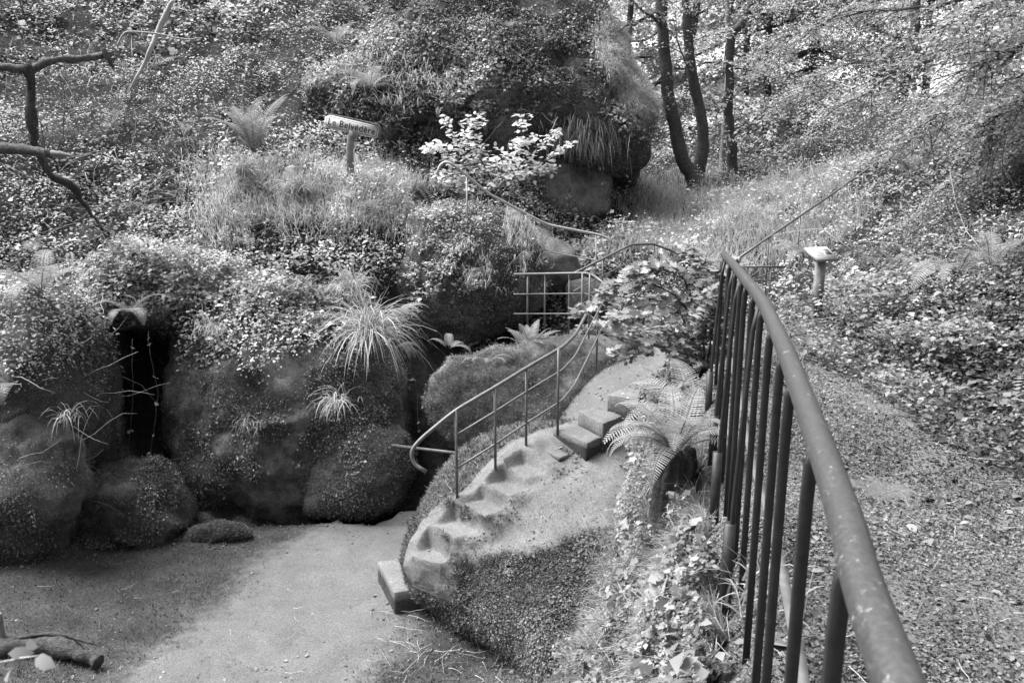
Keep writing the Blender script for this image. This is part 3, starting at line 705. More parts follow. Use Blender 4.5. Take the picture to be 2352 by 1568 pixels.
sb = hit(1538, 1250, ['ground','F'])[0] + [0,.03,-.05]
st = thing('tree_stump', 'dark ribbed rotten stump under the big fern at the right edge of the dome', 'stump', sb)
g = Geo(); nn, hh = 40, 26; A = np.linspace(0, 2*np.pi, nn, endpoint=False); V = []
for j in range(hh):
    t = j/(hh-1); z = t*.62; rad = .100*(1+.35*(1-t)**2) * (1 + .16*np.cos(9*A+1.5*np.sin(3*t)) + .10*np.cos(17*A+2)) * (1 if j < hh-1 else .55)
    V.append(np.stack([rad*np.cos(A)+.02*t, rad*np.sin(A), z + .03*np.cos(4*A)*(t > .8)], 1))
V = np.concatenate(V); V += .012*np.stack([fbm(V, 12, 3, k) for k in range(3)], 1)
F = [[j*nn+i, j*nn+(i+1)%nn, (j+1)*nn+(i+1)%nn, (j+1)*nn+i] for j in range(hh-1) for i in range(nn)]
g.add(V, F); g.add(np.vstack([V[-nn:], [[.02,0,.55]]]), np.array([[i,(i+1)%nn,nn] for i in range(nn)]))
link('bark', g.mesh('bark', M_bark, False), st)

# ------------------------------------------------------------------ plants that read as masses
def carpet(name, label, cat, specs, mat):
    """specs: dicts(key, n, size, tmpl, cover, mask, up, shade)"""
    g = Geo()
    for sp in specs:
        P, Nn, tot = sample_w(sp['key'], int(sp['n']*DENS), sp.get('p', 1.0), sp.get('reg'))
        m = keep_clear(P)
        if 'mask' in sp: m &= sp['mask'](P, Nn)
        P, Nn = P[m], Nn[m]; k = len(P)
        if k == 0: continue
        cl = np.clip(.45 + 1.7*fbm(P, sp.get('cf', 1.6), 4, 21), 0, 1)
        hgt = sp.get('cover', .1)*(.25 + 1.2*cl)*rng.random(k)**.6
        upv = sp.get('up', .6); R_ = rng.normal(size=(k,3))
        D = norm(Nn*(1-upv) + np.array([0,0,1.0])*upv)
        P = P + D*hgt[:,None]
        nn = norm(D + R_*sp.get('jit', .45))
        down = sp.get('down', 0); T = rng.normal(size=(k,3)); T[:,2] *= .3
        T = norm(T) + np.array([0,0,-1.0])*down + Nn*.3
        sz = np.exp(rng.normal(size=k)*.34)*sp['size']*(1 + .6*fbm(P, .7, 2, 88))
        if 'far' in sp: sz = sz*(1 + sp['far']*np.clip(P[:,1]-9, 0, 12))
        sh = sp.get('sh', (.35,.3)); s = np.clip(sh[0] + sh[1]*rng.normal(size=k) + .35*(hgt/max(sp.get('cover',.1),1e-3)-.5) + sp.get('pv', .45)*fbm(P, 1.3, 4, 31), 0, 1)  # shade within the cover put into the colour: lower leaves darker
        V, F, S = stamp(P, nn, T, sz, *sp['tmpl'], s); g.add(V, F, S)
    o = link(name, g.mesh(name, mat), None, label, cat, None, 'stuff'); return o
DENS = 1.0
def sample_w(key, n, p=1.0, reg=None):
    V, F = SURF[key]; a, b, c = V[F[:,0]], V[F[:,1]], V[F[:,2]]
    cr = np.cross(b-a, c-a); ar = np.linalg.norm(cr, axis=1)/2; nn = norm(cr); cen = (a+b+c)/3
    d = CAM-cen; dist = np.linalg.norm(d, axis=1); fc = np.clip(np.abs((d/dist[:,None]*nn).sum(1)), .12, 1)
    if key != 'ground': fc = np.where((d*nn).sum(1) < -.35*dist, .02, fc)
    w = ar*fc/dist**(p)*inframe(cen)
    if reg is not None: w = w*reg(cen)
    idx = rng.choice(len(F), size=n, p=w/w.sum())
    u, v = rng.random(n), rng.random(n); m = u+v > 1; u[m], v[m] = 1-u[m], 1-v[m]
    P = a[idx] + (b-a)[idx]*u[:,None] + (c-a)[idx]*v[:,None]
    N2 = nn[idx]
    if key == 'ground': N2 = N2*np.sign(N2[:,2:3]+1e-6)
    return P, N2, 0
def blades(P, D, length, width, shade, bend=.5, seg=3):
    """grass blades: start P, first direction D, bending over under their weight"""
    n = len(P); D = norm(D); side = norm(np.cross(D, rng.normal(size=(n,3)))); pts = [P]; d = D.copy(); L = np.broadcast_to(length, (n,))/seg
    for i in range(seg):
        pts.append(pts[-1] + d*L[:,None]); d = norm(d + np.array([0,0,-1.0])*bend*(.5+rng.random((n,1))))
    V = np.empty((n, 2*seg+1, 3)); wd = np.broadcast_to(width, (n,))
    for i in range(seg):
        w = wd*(1 - i/seg*.55); V[:,2*i] = pts[i]-side*w[:,None]/2; V[:,2*i+1] = pts[i]+side*w[:,None]/2
    V[:,2*seg] = pts[seg]
    T = []
    for i in range(seg-1): a = 2*i; T += [[a,a+1,a+3],[a,a+3,a+2]]
    T.append([2*seg-2, 2*seg-1, 2*seg])
    F = (np.array(T)[None] + (np.arange(n)*(2*seg+1))[:,None,None]).reshape(-1,3)
    return V.reshape(-1,3), F, np.repeat(np.broadcast_to(shade, (n,)), 2*seg+1)

def px_in(P, x0, x1, y0, y1, soft=0):
    x, y, f = proj(P); return (x > x0) & (x < x1) & (y > y0) & (y < y1)
def px_soft(P, x0, x1, y0, y1):
    x, y, f = proj(P); n = 150*fbm(P, .7, 4, 23); e = np.minimum(np.minimum(x-x0, x1-x), 1.6*np.minimum(y-y0, y1-y)) + n
    return np.clip(e/140, 0, 1)**1.5
def thin(P, sc, lo, s=0): return fbm(P, sc, 3, s) > lo
notpath = lambda P, Nn: (P[:,0] > 2.75) | (P[:,0] < rail_x(P[:,1])-.02) | (P[:,1] > 9.3)
def _cb0(P):                          # keep plants off steps and the dome top
    x, y, f = proj(P); return ~((x > 1000) & (x < 1500) & (y > 980) & (y < 1300) & (P[:,1] < 8.6) & (P[:,1] > 5.6))

def keep_clear(P):                           # nothing grows right in front of the panel, the sign, the stump or the marker post
    x, y, f = proj(P); d = P[:,1]
    return ~((x > 1832) & (x < 1912) & (y > 585) & (y < 728) & (d < 9.2)) & ~((x > 736) & (x < 884) & (y > 242) & (y < 334) & (d < 12.5)) & ~((x > 1492) & (x < 1585) & (y > 1055) & (y < 1255) & (d < 5.35)) & ~((x > 655) & (x < 695) & (y > 375) & (y < 440) & (d < 11.8)) & ~((x > 990) & (x < 1250) & (y > 360) & (y < 520) & (d < 11.9) & (np.abs(y - np.interp(x, [1000,1030,1250], [385,370,515])) < 14))
def clear_built(P): x, y, f = proj(P); return _cb0(P) & ~((x > 1835) & (x < 1905) & (y > 590) & (y < 722) & (P[:,1] < 9.3) & (P[:,1] > 6.5)) & ~((x > 745) & (x < 875) & (y > 250) & (y < 330) & (P[:,1] < 12.3))
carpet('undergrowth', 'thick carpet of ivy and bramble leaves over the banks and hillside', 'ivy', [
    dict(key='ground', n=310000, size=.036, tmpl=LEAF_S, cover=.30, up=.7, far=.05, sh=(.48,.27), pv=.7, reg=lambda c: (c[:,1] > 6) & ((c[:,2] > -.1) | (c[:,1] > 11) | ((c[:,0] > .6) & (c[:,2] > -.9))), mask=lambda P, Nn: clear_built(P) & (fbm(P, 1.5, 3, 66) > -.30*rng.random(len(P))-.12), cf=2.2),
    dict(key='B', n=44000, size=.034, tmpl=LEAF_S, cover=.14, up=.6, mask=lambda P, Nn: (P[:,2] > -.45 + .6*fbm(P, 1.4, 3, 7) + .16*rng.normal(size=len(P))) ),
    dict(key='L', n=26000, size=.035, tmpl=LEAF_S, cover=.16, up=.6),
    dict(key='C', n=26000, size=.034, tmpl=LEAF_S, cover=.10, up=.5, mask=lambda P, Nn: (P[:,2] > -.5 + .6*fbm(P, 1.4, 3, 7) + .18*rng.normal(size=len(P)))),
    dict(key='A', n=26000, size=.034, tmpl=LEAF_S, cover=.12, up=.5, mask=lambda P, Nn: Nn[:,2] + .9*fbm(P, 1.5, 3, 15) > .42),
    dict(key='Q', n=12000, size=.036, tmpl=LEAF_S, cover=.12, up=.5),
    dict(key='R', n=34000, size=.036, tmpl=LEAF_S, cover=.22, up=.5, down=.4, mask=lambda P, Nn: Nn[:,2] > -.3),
    dict(key='H', n=85000, size=.034, tmpl=LEAF_S, cover=.10, up=.3, down=.5, sh=(.2,.25), mask=lambda P, Nn: (Nn[:,2] + 1.3*fbm(P, .9, 3, 14) > .26)),  # leaves coloured darker here, standing in for the rock's shaded face
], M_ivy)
M_ivy2 = mat_leaf('bank_leaves', .04, .34, .65, .35)  # darker leaf copy; the shade over the banks is put into its colour
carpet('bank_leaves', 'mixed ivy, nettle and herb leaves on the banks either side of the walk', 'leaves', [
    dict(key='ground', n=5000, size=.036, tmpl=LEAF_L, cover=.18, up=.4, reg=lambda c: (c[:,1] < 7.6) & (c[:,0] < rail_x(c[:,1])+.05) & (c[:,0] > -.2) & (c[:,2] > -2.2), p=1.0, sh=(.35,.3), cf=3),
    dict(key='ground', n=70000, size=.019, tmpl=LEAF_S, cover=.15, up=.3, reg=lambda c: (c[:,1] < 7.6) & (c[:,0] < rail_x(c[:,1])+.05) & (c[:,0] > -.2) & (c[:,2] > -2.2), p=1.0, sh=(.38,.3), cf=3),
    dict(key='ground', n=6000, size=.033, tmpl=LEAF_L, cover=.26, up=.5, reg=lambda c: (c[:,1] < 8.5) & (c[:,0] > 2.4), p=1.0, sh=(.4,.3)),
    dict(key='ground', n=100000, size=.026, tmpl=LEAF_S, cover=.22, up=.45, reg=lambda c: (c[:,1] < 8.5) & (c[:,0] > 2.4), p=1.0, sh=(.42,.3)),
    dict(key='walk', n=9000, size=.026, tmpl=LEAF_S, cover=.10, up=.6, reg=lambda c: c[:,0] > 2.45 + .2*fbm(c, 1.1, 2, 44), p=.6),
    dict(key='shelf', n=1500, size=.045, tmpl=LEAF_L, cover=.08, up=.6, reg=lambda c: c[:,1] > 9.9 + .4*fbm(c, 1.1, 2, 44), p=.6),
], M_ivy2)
GREENS = [dict(key=k, n=n_, size=.019, tmpl=LEAF_S, cover=.03, up=.15, jit=.5, down=.9, sh=(.35,.25), cf=3.5, mask=lambda P, Nn: fbm(P, 1.7, 4, 91) > .15) for k, n_ in (('B',26000),('C',16000),('D',7000),('G',14000),('A',10000),('E',600))]
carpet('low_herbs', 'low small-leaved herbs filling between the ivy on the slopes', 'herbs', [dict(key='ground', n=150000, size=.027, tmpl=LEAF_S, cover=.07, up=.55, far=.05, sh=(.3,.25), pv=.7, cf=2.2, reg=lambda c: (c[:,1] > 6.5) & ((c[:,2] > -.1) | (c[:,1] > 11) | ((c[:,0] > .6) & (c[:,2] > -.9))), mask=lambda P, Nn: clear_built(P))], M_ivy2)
carpet('moss', 'fine dark moss clothing the boulders and shaded ground', 'moss', GREENS + [
    dict(key='B', n=80000, size=.015, tmpl=TUFT, cover=.03, up=.1, jit=.45, sh=(.3,.25), pv=.8, cf=4, mask=lambda P, Nn: fbm(P, 1.2, 4, 33) + .12*rng.normal(size=len(P)) < .2),
    dict(key='C', n=50000, size=.015, tmpl=TUFT, cover=.03, up=.1, jit=.45, sh=(.3,.25), pv=.8, cf=4, mask=lambda P, Nn: fbm(P, 1.2, 4, 33) + .12*rng.normal(size=len(P)) < .2),
    dict(key='D', n=26000, size=.014, tmpl=TUFT, cover=.03, up=.1, jit=.45, sh=(.25,.2), pv=.7, cf=4),
    dict(key='E', n=3000, size=.018, tmpl=TUFT, cover=.004, up=.1, jit=.3, sh=(.3,.2)),
    dict(key='G', n=50000, size=.016, tmpl=TUFT, cover=.03, up=.1, jit=.45, sh=(.35,.25), pv=.8, cf=4, mask=lambda P, Nn: fbm(P, 1.2, 4, 33) + .12*rng.normal(size=len(P)) < .2),
    dict(key='A', n=50000, size=.020, tmpl=TUFT, cover=.01, up=.0, jit=.4, down=.6, sh=(.3,.25)),
    dict(key='H', n=40000, size=.035, tmpl=TUFT, cover=.01, up=.0, jit=.4, down=.6, sh=(.3,.25)),
    dict(key='F', n=50000, size=.022, tmpl=TUFT, cover=.005, up=.1, jit=.35, sh=(.35,.25), mask=lambda P, Nn: stairrock_moss(P) > .55),
    dict(key='lower', n=60000, size=.017, tmpl=TUFT, cover=.012, up=.8, jit=.5, sh=(.3,.3), pv=.9, cf=5, mask=lambda P, Nn: lower_moss(P) + .2*fbm(P, 3, 3, 2) + .1*rng.normal(size=len(P)) > .58),
], M_moss)
carpet('hanging_leaves', 'small leaves and moss hanging thickly down the front of the dome rock', 'leafy moss', [
    dict(key='F', n=120000, size=.0145, tmpl=LEAF_S, cover=.045, up=.05, jit=.5, down=1.2, sh=(.4,.25), pv=.8, cf=4, mask=lambda P, Nn: (stairrock_moss(P) + .25*rng.normal(size=len(P)) > .75) & (stair_frame(P)[2] > .2)),
], M_ivyd)
# grass on the sunny mounds
g = Geo()
def grass_on(key, n, length, mask, lean=(0,0,0), bend=.4, width=.008, sh=.55, p=1.0, reg=None):
    P, Nn, _ = sample_w(key, int(n*DENS), p, reg); m = mask(P, Nn) & keep_clear(P); P, Nn = P[m], Nn[m]; k = len(P)
    D = np.array([0,0,1.0]) + .5*Nn + rng.normal(size=(k,3))*.35 + np.array(lean)
    V, F, S = blades(P + np.array([0,0,.03]), D, length*(.5+rng.random(k)), width*(.7+.6*rng.random(k)), np.clip(sh+.22*rng.normal(size=k), 0, 1), bend, 2)
    g.add(V, F, S)
grass_on('ground', 15000, .24, lambda P, Nn: thin(P, .9, -.25, 3), bend=.8, width=.010, sh=.6, reg=lambda c: px_soft(c, 430, 1300, 330, 600) * (c[:,1] > 10.5))
grass_on('ground', 16000, .28, lambda P, Nn: thin(P, .9, -.2, 5), bend=.7, width=.010, sh=.6, reg=lambda c: px_soft(c, 1360, 2000, 370, 640) * (c[:,1] > 10.5))
grass_on('ground', 9000, .34, lambda P, Nn: (px_soft(P, 120, 460, -150, 230) > rng.random(len(P))) & thin(P, .8, -.1, 8), bend=.7, width=.014)
grass_on('A', 9000, .24, lambda P, Nn: (Nn[:,2] > .35) & ((P[:,0] > -.1) | thin(P, 2, .1)), bend=1.4)
grass_on('R', 3500, .28, lambda P, Nn: Nn[:,2] > .0, bend=1.2, width=.012)
grass_on('H', 14000, .26, lambda P, Nn: (Nn[:,2] > -.3), lean=(.35,-.05,0), bend=1.5, width=.009, sh=.5, reg=lambda c: px_soft(c, 1340 , 1760, -400, 330) * (proj(c)[0] > np.interp(proj(c)[1], [0,60,180,300], [1310,1330,1385,1440])))
grass_on('ground', 30000, .17, lambda P, Nn: (P[:,1] < 7) & (P[:,0] < rail_x(P[:,1])) & (P[:,0] > rail_x(P[:,1])-.9) & thin(P, 2.2, .0, 9), bend=.8, width=.006, p=1.0, sh=.35, reg=lambda c: (c[:,1] < 7) & (c[:,0] < rail_x(c[:,1])) & (c[:,0] > rail_x(c[:,1])-.9))
# curtain of grass hanging from the overhang
P = np.array([at(x, y, 14.15) for x, y in zip(1345+rng.normal(size=1400)*38, 285+rng.normal(size=1400)*22)]) + rng.normal(size=(1400,3))*[.02,.10,.03]; D = np.stack([rng.normal(size=1400)*.25, -.35+0*P[:,0], -.5-0*P[:,0]], 1)
V, F, S = blades(P, D, .12+.48*rng.random(1400)**1.5, .011, np.clip(.3+.25*rng.normal(size=1400), 0, 1), .8); g.add(V, F, S)
link('long_grass', g.mesh('long_grass', M_grass), None, 'pale long grass over the mounds and along the bank foot', 'grass', None, 'stuff')

# leaf litter on the walk
carpet('leaf_litter', 'small dead leaves and grit strewn over the walk by the railing', 'leaf litter', [
    dict(key='walk', n=120000, size=.0108, tmpl=LEAF_S, cover=.007, up=.9, jit=.5, sh=(.4,.3), p=.8, mask=lambda P, Nn: fbm(P, 2.2, 3, 71) > -.45*rng.random(len(P))),
    dict(key='walk', n=900, size=.030, tmpl=LEAF_O, cover=.01, up=.9, jit=.4, sh=(.45,.3), p=.8),
    dict(key='lower', n=14000, size=.011, tmpl=LEAF_S, cover=.004, up=.9, jit=.5, sh=(.4,.3), p=.8, mask=lambda P, Nn: fbm(P, 1.6, 3, 72) > .28 - .5*np.clip(lower_moss(P)-.3, 0, 1)),
    dict(key='shelf', n=900, size=.03, tmpl=LEAF_O, cover=.004, up=.9, jit=.3, sh=(.6,.3)),
    dict(key='lower', n=500, size=.022, tmpl=LEAF_O, cover=.004, up=.9, jit=.3, sh=(.7,.3)),
    dict(key='F', n=110, size=.026, tmpl=LEAF_O, cover=.004, up=.6, jit=.3, sh=(.8,.3), mask=lambda P, Nn: Nn[:,2] > .6),
], M_dead)

# ------------------------------------------------------------------ ferns, tussocks
def frond_mesh(seed, npin=30, droop=1.0, rise=70, detail=1):
    """one unit-long fern frond: arching stalk with paired leaflets that shrink to the tip"""
    r = np.random.default_rng(seed); g = Geo(); n = 16; pts = []; p = np.zeros(3); el = math.radians(rise)
    for i in range(n+1):
        pts.append(p.copy()); p = p + np.array([math.cos(el), 0, math.sin(el)])/n; el -= math.radians(5.2*droop)*(.5+i/n)
    pts = np.array(pts); add_tube(g, pts, np.linspace(.008,.002,n+1), 3, .3)
    for k in range(npin):
        t = .10 + .89*(k/npin)**.95; q = np.array([np.interp(t*n, np.arange(n+1), pts[:,c]) for c in range(3)])
        i = min(int(t*n), n-1); tg = norm(pts[i+1]-pts[i]); up = norm(np.cross(tg, [0,1,0]))*1.0
        if up[2] < 0: up = -up
        L = .185*math.sin(math.pi*(.12+.88*t)**.8)**.9*(1-.15*t) + .015; w = .5*1.0/npin*1.15
        for sd in (-1, 1):
            d = norm(np.array([0,sd,0]) + tg*(.35+.1*r.random()) + up*.12 + np.array([0,0,-.10]))
            wv = tg*w; q0 = q + tg*.4/npin*(sd > 0)
            if detail:
                m = 4; V = []
                for j in range(m): 
                    a = j/m; V += [q0 + d*L*a - wv*(1-a*.7)*.36, q0 + d*L*a + wv*(1-a*.7)*.36, q0 + d*L*(a+.62/m) - wv*(1-a*.7)*.62 - up*.006, q0 + d*L*(a+.62/m) + wv*(1-a*.7)*.62 - up*.006]
                V.append(q0 + d*L - np.array([0,0,.06*L])); V = np.array(V); F = []
                for j in range(m):
                    b = 4*j; nx = b+4 if j < m-1 else None
                    F += [[b, b+1, b+3], [b, b+3, b+2]]
                    if nx is not None: F += [[b+2, b+3, nx+1], [b+2, nx+1, nx]]
                    else: F += [[b+2, b+3, 4*m]]
                g.add(V, F, .45+.5*r.random())
            else:
                g.add([q0, q0+d*L*.5+wv*.5, q0+d*L, q0+d*L*.5-wv*.5], [[0,1,2],[0,2,3]], .45+.5*r.random())
    return g
FR = [frond_mesh(k, droop=dr, rise=ri).mesh('frond', M_fern) for k, (dr, ri) in enumerate(((.7,74),(1.0,66),(1.35,58),(1.7,42)))]
def fern(label, base, length, n, az0=0, az1=360, kinds=(0,1,2), tiltback=0, group='ferns'):
    o = thing('fern', label, 'fern', base, group)
    for k in range(n):
        f = link('frond', FR[random.choice(kinds)], o); az = math.radians(az0 + (az1-az0)*(k+.5*random.random())/n)
        f.rotation_euler = (random.uniform(-.15,.15), random.uniform(-.12,.12)+tiltback, az); s_ = length*random.uniform(.75,1.1); f.scale = (s_, s_, s_)
        f.location = (.02*math.cos(az), .02*math.sin(az), 0)
    return o
fern('large upright fern with a shuttlecock of pale fronds left of the direction sign', at(583,350,12.2), 1.0, 14, kinds=(0,0,1))
fern('big fern sprouting over the rotten stump, fronds arching left across the concrete steps', sb+[.02,0,.60], .55, 18, 60, 350, kinds=(1,2,2,3))
fern('fern between the big stump fern and the near railing, fronds pointing up', at(1600,985,5.6), .75, 9, 0, 360, kinds=(0,1,2))
fern('small upright pale fern on the rim of the rock below the platform railing', at(1216,812,9.55), .50, 9, kinds=(0,0,1))
fern('little fern hanging from the right brow of the huge round boulder', at(900,735,9.0), .50, 5, -70, 60, kinds=(2,3))
fern('little fern drooping over the dark cleft, lower of two on the round boulder', at(905,802,8.9), .40, 4, -60, 40, kinds=(3,))
fern('small low fern on the crown of the dark boulder behind the stair railing', at(1115,838,9.0), .36, 5, 180, 380, kinds=(2,3))
fern('small fern with three flat fronds at the black gap under the hanging-moss boulder', at(1030,800,9.6), .36, 4, -30, 200, kinds=(3,2))
fern('fern hanging in the grassy ledge above the direction sign', at(850,205,13.4), .7, 7, 120, 420, kinds=(2,3))
fern('fern high in the ivy at the top, left of the great rock', at(770,105,15.8), .8, 8, kinds=(1,2))
fern('fern with one bright frond lying left, on the ivy bank at the right', at(2200,628,6.4), .55, 7, 120, 300, kinds=(2,3))
fern('fern on the ivy bank right of the bright-fronded one', at(2275,610,6.4), .50, 7, kinds=(1,2))
fern('fern arching over the bank railing above the reading panel', at(1850,590,9.6), .55, 6, 100, 280, kinds=(2,3))
fern('fern under the upper end of the bank railing', at(2092,400,11.3), .7, 7, kinds=(1,2))
fern('fern on top of the tall rock at the left edge', at(95,665,7.6), .62, 8, kinds=(1,2,3))
fern('fern at the left edge halfway up the tall rock', at(20,890,7.1), .5, 6, 120, 320, kinds=(2,3))
fern('fern in the ivy above the cave mouth', at(300,720,8.9), .5, 7, kinds=(2,3))
fern('fern in the ivy at the brow of the round boulder', at(500,700,9.4), .45, 6, kinds=(1,2))
fern('fern at the top right on the dark bank beneath the yew', at(2240,300,10.5), .8, 8, kinds=(1,2))

def tussock(label, base, length, n, lean=(0,0,0), bend=.6, width=.009, group='grass tussocks'):
    P = np.array(base) + rng.normal(size=(n,3))*[.06,.05,.03]; D = np.array([0,0,1.0]) + rng.normal(size=(n,3))*[.6,.6,.3] + np.array(lean)
    V, F, S = blades(P, D, length*(.5+.6*rng.random(n)), width*(.6+.8*rng.random(n)), np.clip(.35+.25*rng.normal(size=n), 0, 1), bend, 5)
    g = Geo(); g.add(V, F, S); return link('grass_tussock', g.mesh('grass_tussock', M_grass, off=base), None, label, 'grass tussock', group, None, base)
tussock('large tussock of long arching grass on the right brow of the huge round boulder', at(850,780,8.75), .95, 330, (.1,-.3,.1), .45, .012)
tussock('grass tussock above the large one, under the ivy of the mound', at(808,665,9.5), .55, 160, (0,-.3,.2), .5)
tussock('grass hanging down the round boulder below the large tussock', at(778,925,8.4), .45, 90, (-.1,-.6,-.3), .5)
tussock('small pale grass tuft alone on the bare mossy face of the round boulder', at(578,972,8.55), .26, 60, (-.1,-.7,-.2), .6, .007)
tussock('sparse grass tuft on the left shoulder of the round boulder', at(490,760,8.9), .45, 60, (0,-.5,.2), .6)
tussock('grass tuft drooping from the tall rock into the cave mouth', at(155,960,7.15), .35, 40, (.2,-.5,0), .7)
tussock('tall grass tuft at the foot of the near balusters', at(1745,1395,2.55), .26, 60, (-.1,-.1,.5), .3, .008)
tussock('grass tuft beside the walk below the reading panel', at(1925,800,6.9), .28, 90, (-.2,-.3,0), .6, .007)
tussock('grass growing round the short wooden post', at(690,440,11.4), .45, 220, (0,-.1,.3), .4, .011)
tussock('grass tuft on the sunny mound left of the short wooden post', at(560,400,11.6), .45, 220, (0,-.1,.3), .4, .011)

# ------------------------------------------------------------------ shrubs with leaves one can pick out
def leaf_mesh(name, tm, mat, shade): return mesh_np(name, tm[0], tm[1], np.full(len(tm[0]), shade), False, [mat])
mp = [(0,0)] + [(r*math.cos(a), r*math.sin(a)) for r, a in ((.35,2.2),(.62,1.75),(.40,1.35),(.85,.95),(.52,.62),(.9,.30),(1.05,0),(.9,-.30),(.52,-.62),(.85,-.95),(.40,-1.35),(.62,-1.75),(.35,-2.2))]
mp = np.array([(x+.15, y*.85, .06*abs(y)-.06*x) for x, y in mp]); mp[0] = (.15,0,0)
LEAF_M = (mp, np.array([[0,i+1,i] for i in range(1,13)] + [[0,1,13]]))
def woody_shrub(name, label, cat, base, stems, tmpl, mat, size, n_leaf, stemmat, shade=(.3,.9), jit=.35, up=1.0, spread=.12, extra=0, rad=.012):
    """stems: world polylines from the base; leaves hang along their outer two thirds on short twigs"""
    o = thing(name, label, cat, base)
    L = [leaf_mesh('leaf', tmpl, mat, s_) for s_ in np.linspace(shade[0], shade[1], 5)]
    ends = []
    for k, stp in enumerate(stems):
        pts = wobble(stp, .02, 4, 60+k); V, F = tube(local(o, pts), np.linspace(rad, .003, len(pts)), 5); g = Geo(); dg = F[:,0] == F[:,3]; g.add(V, F[~dg])
        for t in np.linspace(.25, .98, 12):
            i = int(t*(len(pts)-1)); tg = norm(pts[min(i+1,len(pts)-1)]-pts[max(i-1,0)])
            for sd in (-1, 1):
                w = norm(np.cross(tg, [0,0,1.0])+1e-6)*sd; ln = spread*(2.2-1.4*t)*(.6+.8*rng.random()); e = pts[i] + (w + tg*.7 + rng.normal(size=3)*.15)*ln
                V, F = tube(local(o, [pts[i], (pts[i]+e)/2+[0,0,.01], e]), [.0035,.003,.002], 3, False); g.add(V, F); ends.append((pts[i], e))
        link('stem', g.mesh('stem', stemmat, True), o)
    m = n_leaf + extra; idx = rng.integers(0, len(ends), m); t = rng.random(m)
    A = np.array([ends[i][0] for i in idx]); E = np.array([ends[i][1] for i in idx]); P = A + (E-A)*t[:,None] + rng.normal(size=(m,3))*size*.35
    T = norm(E-A)*.6 + rng.normal(size=(m,3))*[.6,.6,.25]; Nn = np.array([0,0,up]) + rng.normal(size=(m,3))*jit + (0,-.25,0)
    Nn, T, B = frames(Nn, T); sz = size*np.exp(rng.normal(size=m)*.22)
    for k in range(n_leaf):
        l = link('leaf', L[rng.integers(0, 5)], o); M4 = Matrix(((T[k,0],B[k,0],Nn[k,0],0),(T[k,1],B[k,1],Nn[k,1],0),(T[k,2],B[k,2],Nn[k,2],0),(0,0,0,1)))
        l.matrix_local = Matrix.Translation(Vector(P[k]-np.array(o.location))) @ M4 @ Matrix.Scale(sz[k], 4)
    if extra:
        V, F, S = stamp(P[n_leaf:], Nn[n_leaf:], T[n_leaf:], sz[n_leaf:]*.9, *tmpl, np.clip(rng.uniform(shade[0], shade[1], extra), 0, 1)); g = Geo(); g.add(V, F, S)
        link('foliage', g.mesh('foliage', mat, off=o.location), o, kind='stuff')
    return o
bs = at(1612,880,6.6)
woody_shrub('maple_bush', 'young maple bush spreading pale lobed leaves over the upper path', 'bush', bs,
    [[bs, at(1590,760,6.7), at(1560,690,6.8), at(1480,650,6.9), at(1400,665,7.0), at(1345,715,7.1)],
     [bs, at(1600,740,6.6), at(1570,640,6.7), at(1500,610,6.8), at(1440,630,6.9)],
     [bs, at(1615,740,6.6), at(1610,620,6.6), at(1590,570,6.6)],
     [bs, at(1620,760,6.4), at(1650,660,6.3), at(1655,600,6.3)],
     [bs, at(1580,800,6.5), at(1520,740,6.5), at(1450,725,6.5), at(1400,745,6.5)],
     [bs, at(1590,780,6.7), at(1540,690,7.0), at(1470,690,7.2), at(1420,700,7.3)],
     [bs, at(1625,820,6.5), at(1640,740,6.4), at(1660,690,6.3)],
     [bs, at(1590,840,6.5), at(1530,800,6.5), at(1470,800,6.5), at(1430,815,6.5)]],
    LEAF_M, M_maple, .062, 290, M_bark, (.1,.85), .35, 1.0, .13, 1500)
bs = at(1120,470,12.6)
woody_shrub('leafy_sapling', 'sapling with layered bright leaves in front of the dark overhang', 'sapling', bs,
    [[bs, at(1090,400,12.7), at(1050,330,12.7), at(1020,260,12.7)], [bs, at(1060,400,12.6), at(1020,350,12.6), at(980,340,12.6)],
     [bs, at(1110,390,12.7), at(1090,320,12.8), at(1085,265,12.8)], [bs, at(1160,400,12.7), at(1195,330,12.7), at(1200,260,12.7)],
     [bs, at(1180,420,12.6), at(1250,370,12.6), at(1315,325,12.6)], [bs, at(1180,400,12.6), at(1230,340,12.6), at(1290,300,12.6)],
     [bs, at(1150,410,12.5), at(1160,350,12.5), at(1240,310,12.5)], [bs, at(1140,430,12.5), at(1210,400,12.5), at(1280,385,12.5)],
     [bs, at(1130,420,12.5), at(1100,360,12.5), at(1060,300,12.5)], [bs, at(1080,440,12.5), at(1040,420,12.5), at(1000,400,12.5)]],
    (np.array([[0,0,0],[.3,.26,.04],[.7,.24,.03],[1,0,-.06],[.7,-.24,.03],[.3,-.26,.04]]), LEAF_O[1]), M_bright, .095, 295, M_bark, (.3,1), .3, 1.0, .2, 1500, .014)

# ------------------------------------------------------------------ vines and twigs
def vine(label, pts, n=9, size=.045, group='hanging vines', cat='vine'):
    pts = wobble(pts, .03, 6, int(rng.integers(1, 90))); o = link('vine', None, None) ; bpy.data.objects.remove(o)
    o = thing('vine', label, cat, pts[0], group)
    g = Geo(); add_tube(g, local(o, pts), .0035, 4); link('stem', g.mesh('stem', M_bark, True), o)
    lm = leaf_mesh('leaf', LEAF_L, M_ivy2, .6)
    for k in range(n):
        i = int(rng.integers(1, len(pts))); l = link('leaf', lm, o); l.location = Vector(pts[i]-pts[0]); l.rotation_euler = (rng.normal()*.5-.5, rng.normal()*.5, rng.random()*6.28); l.scale = (size*(.7+.6*rng.random()),)*3
    return o
vine('thin vine dangling in the middle of the black cave mouth', L3((342,760,8.3),(350,850,8.3),(362,900,8.3),(356,980,8.3),(345,1040,8.3)), 8)
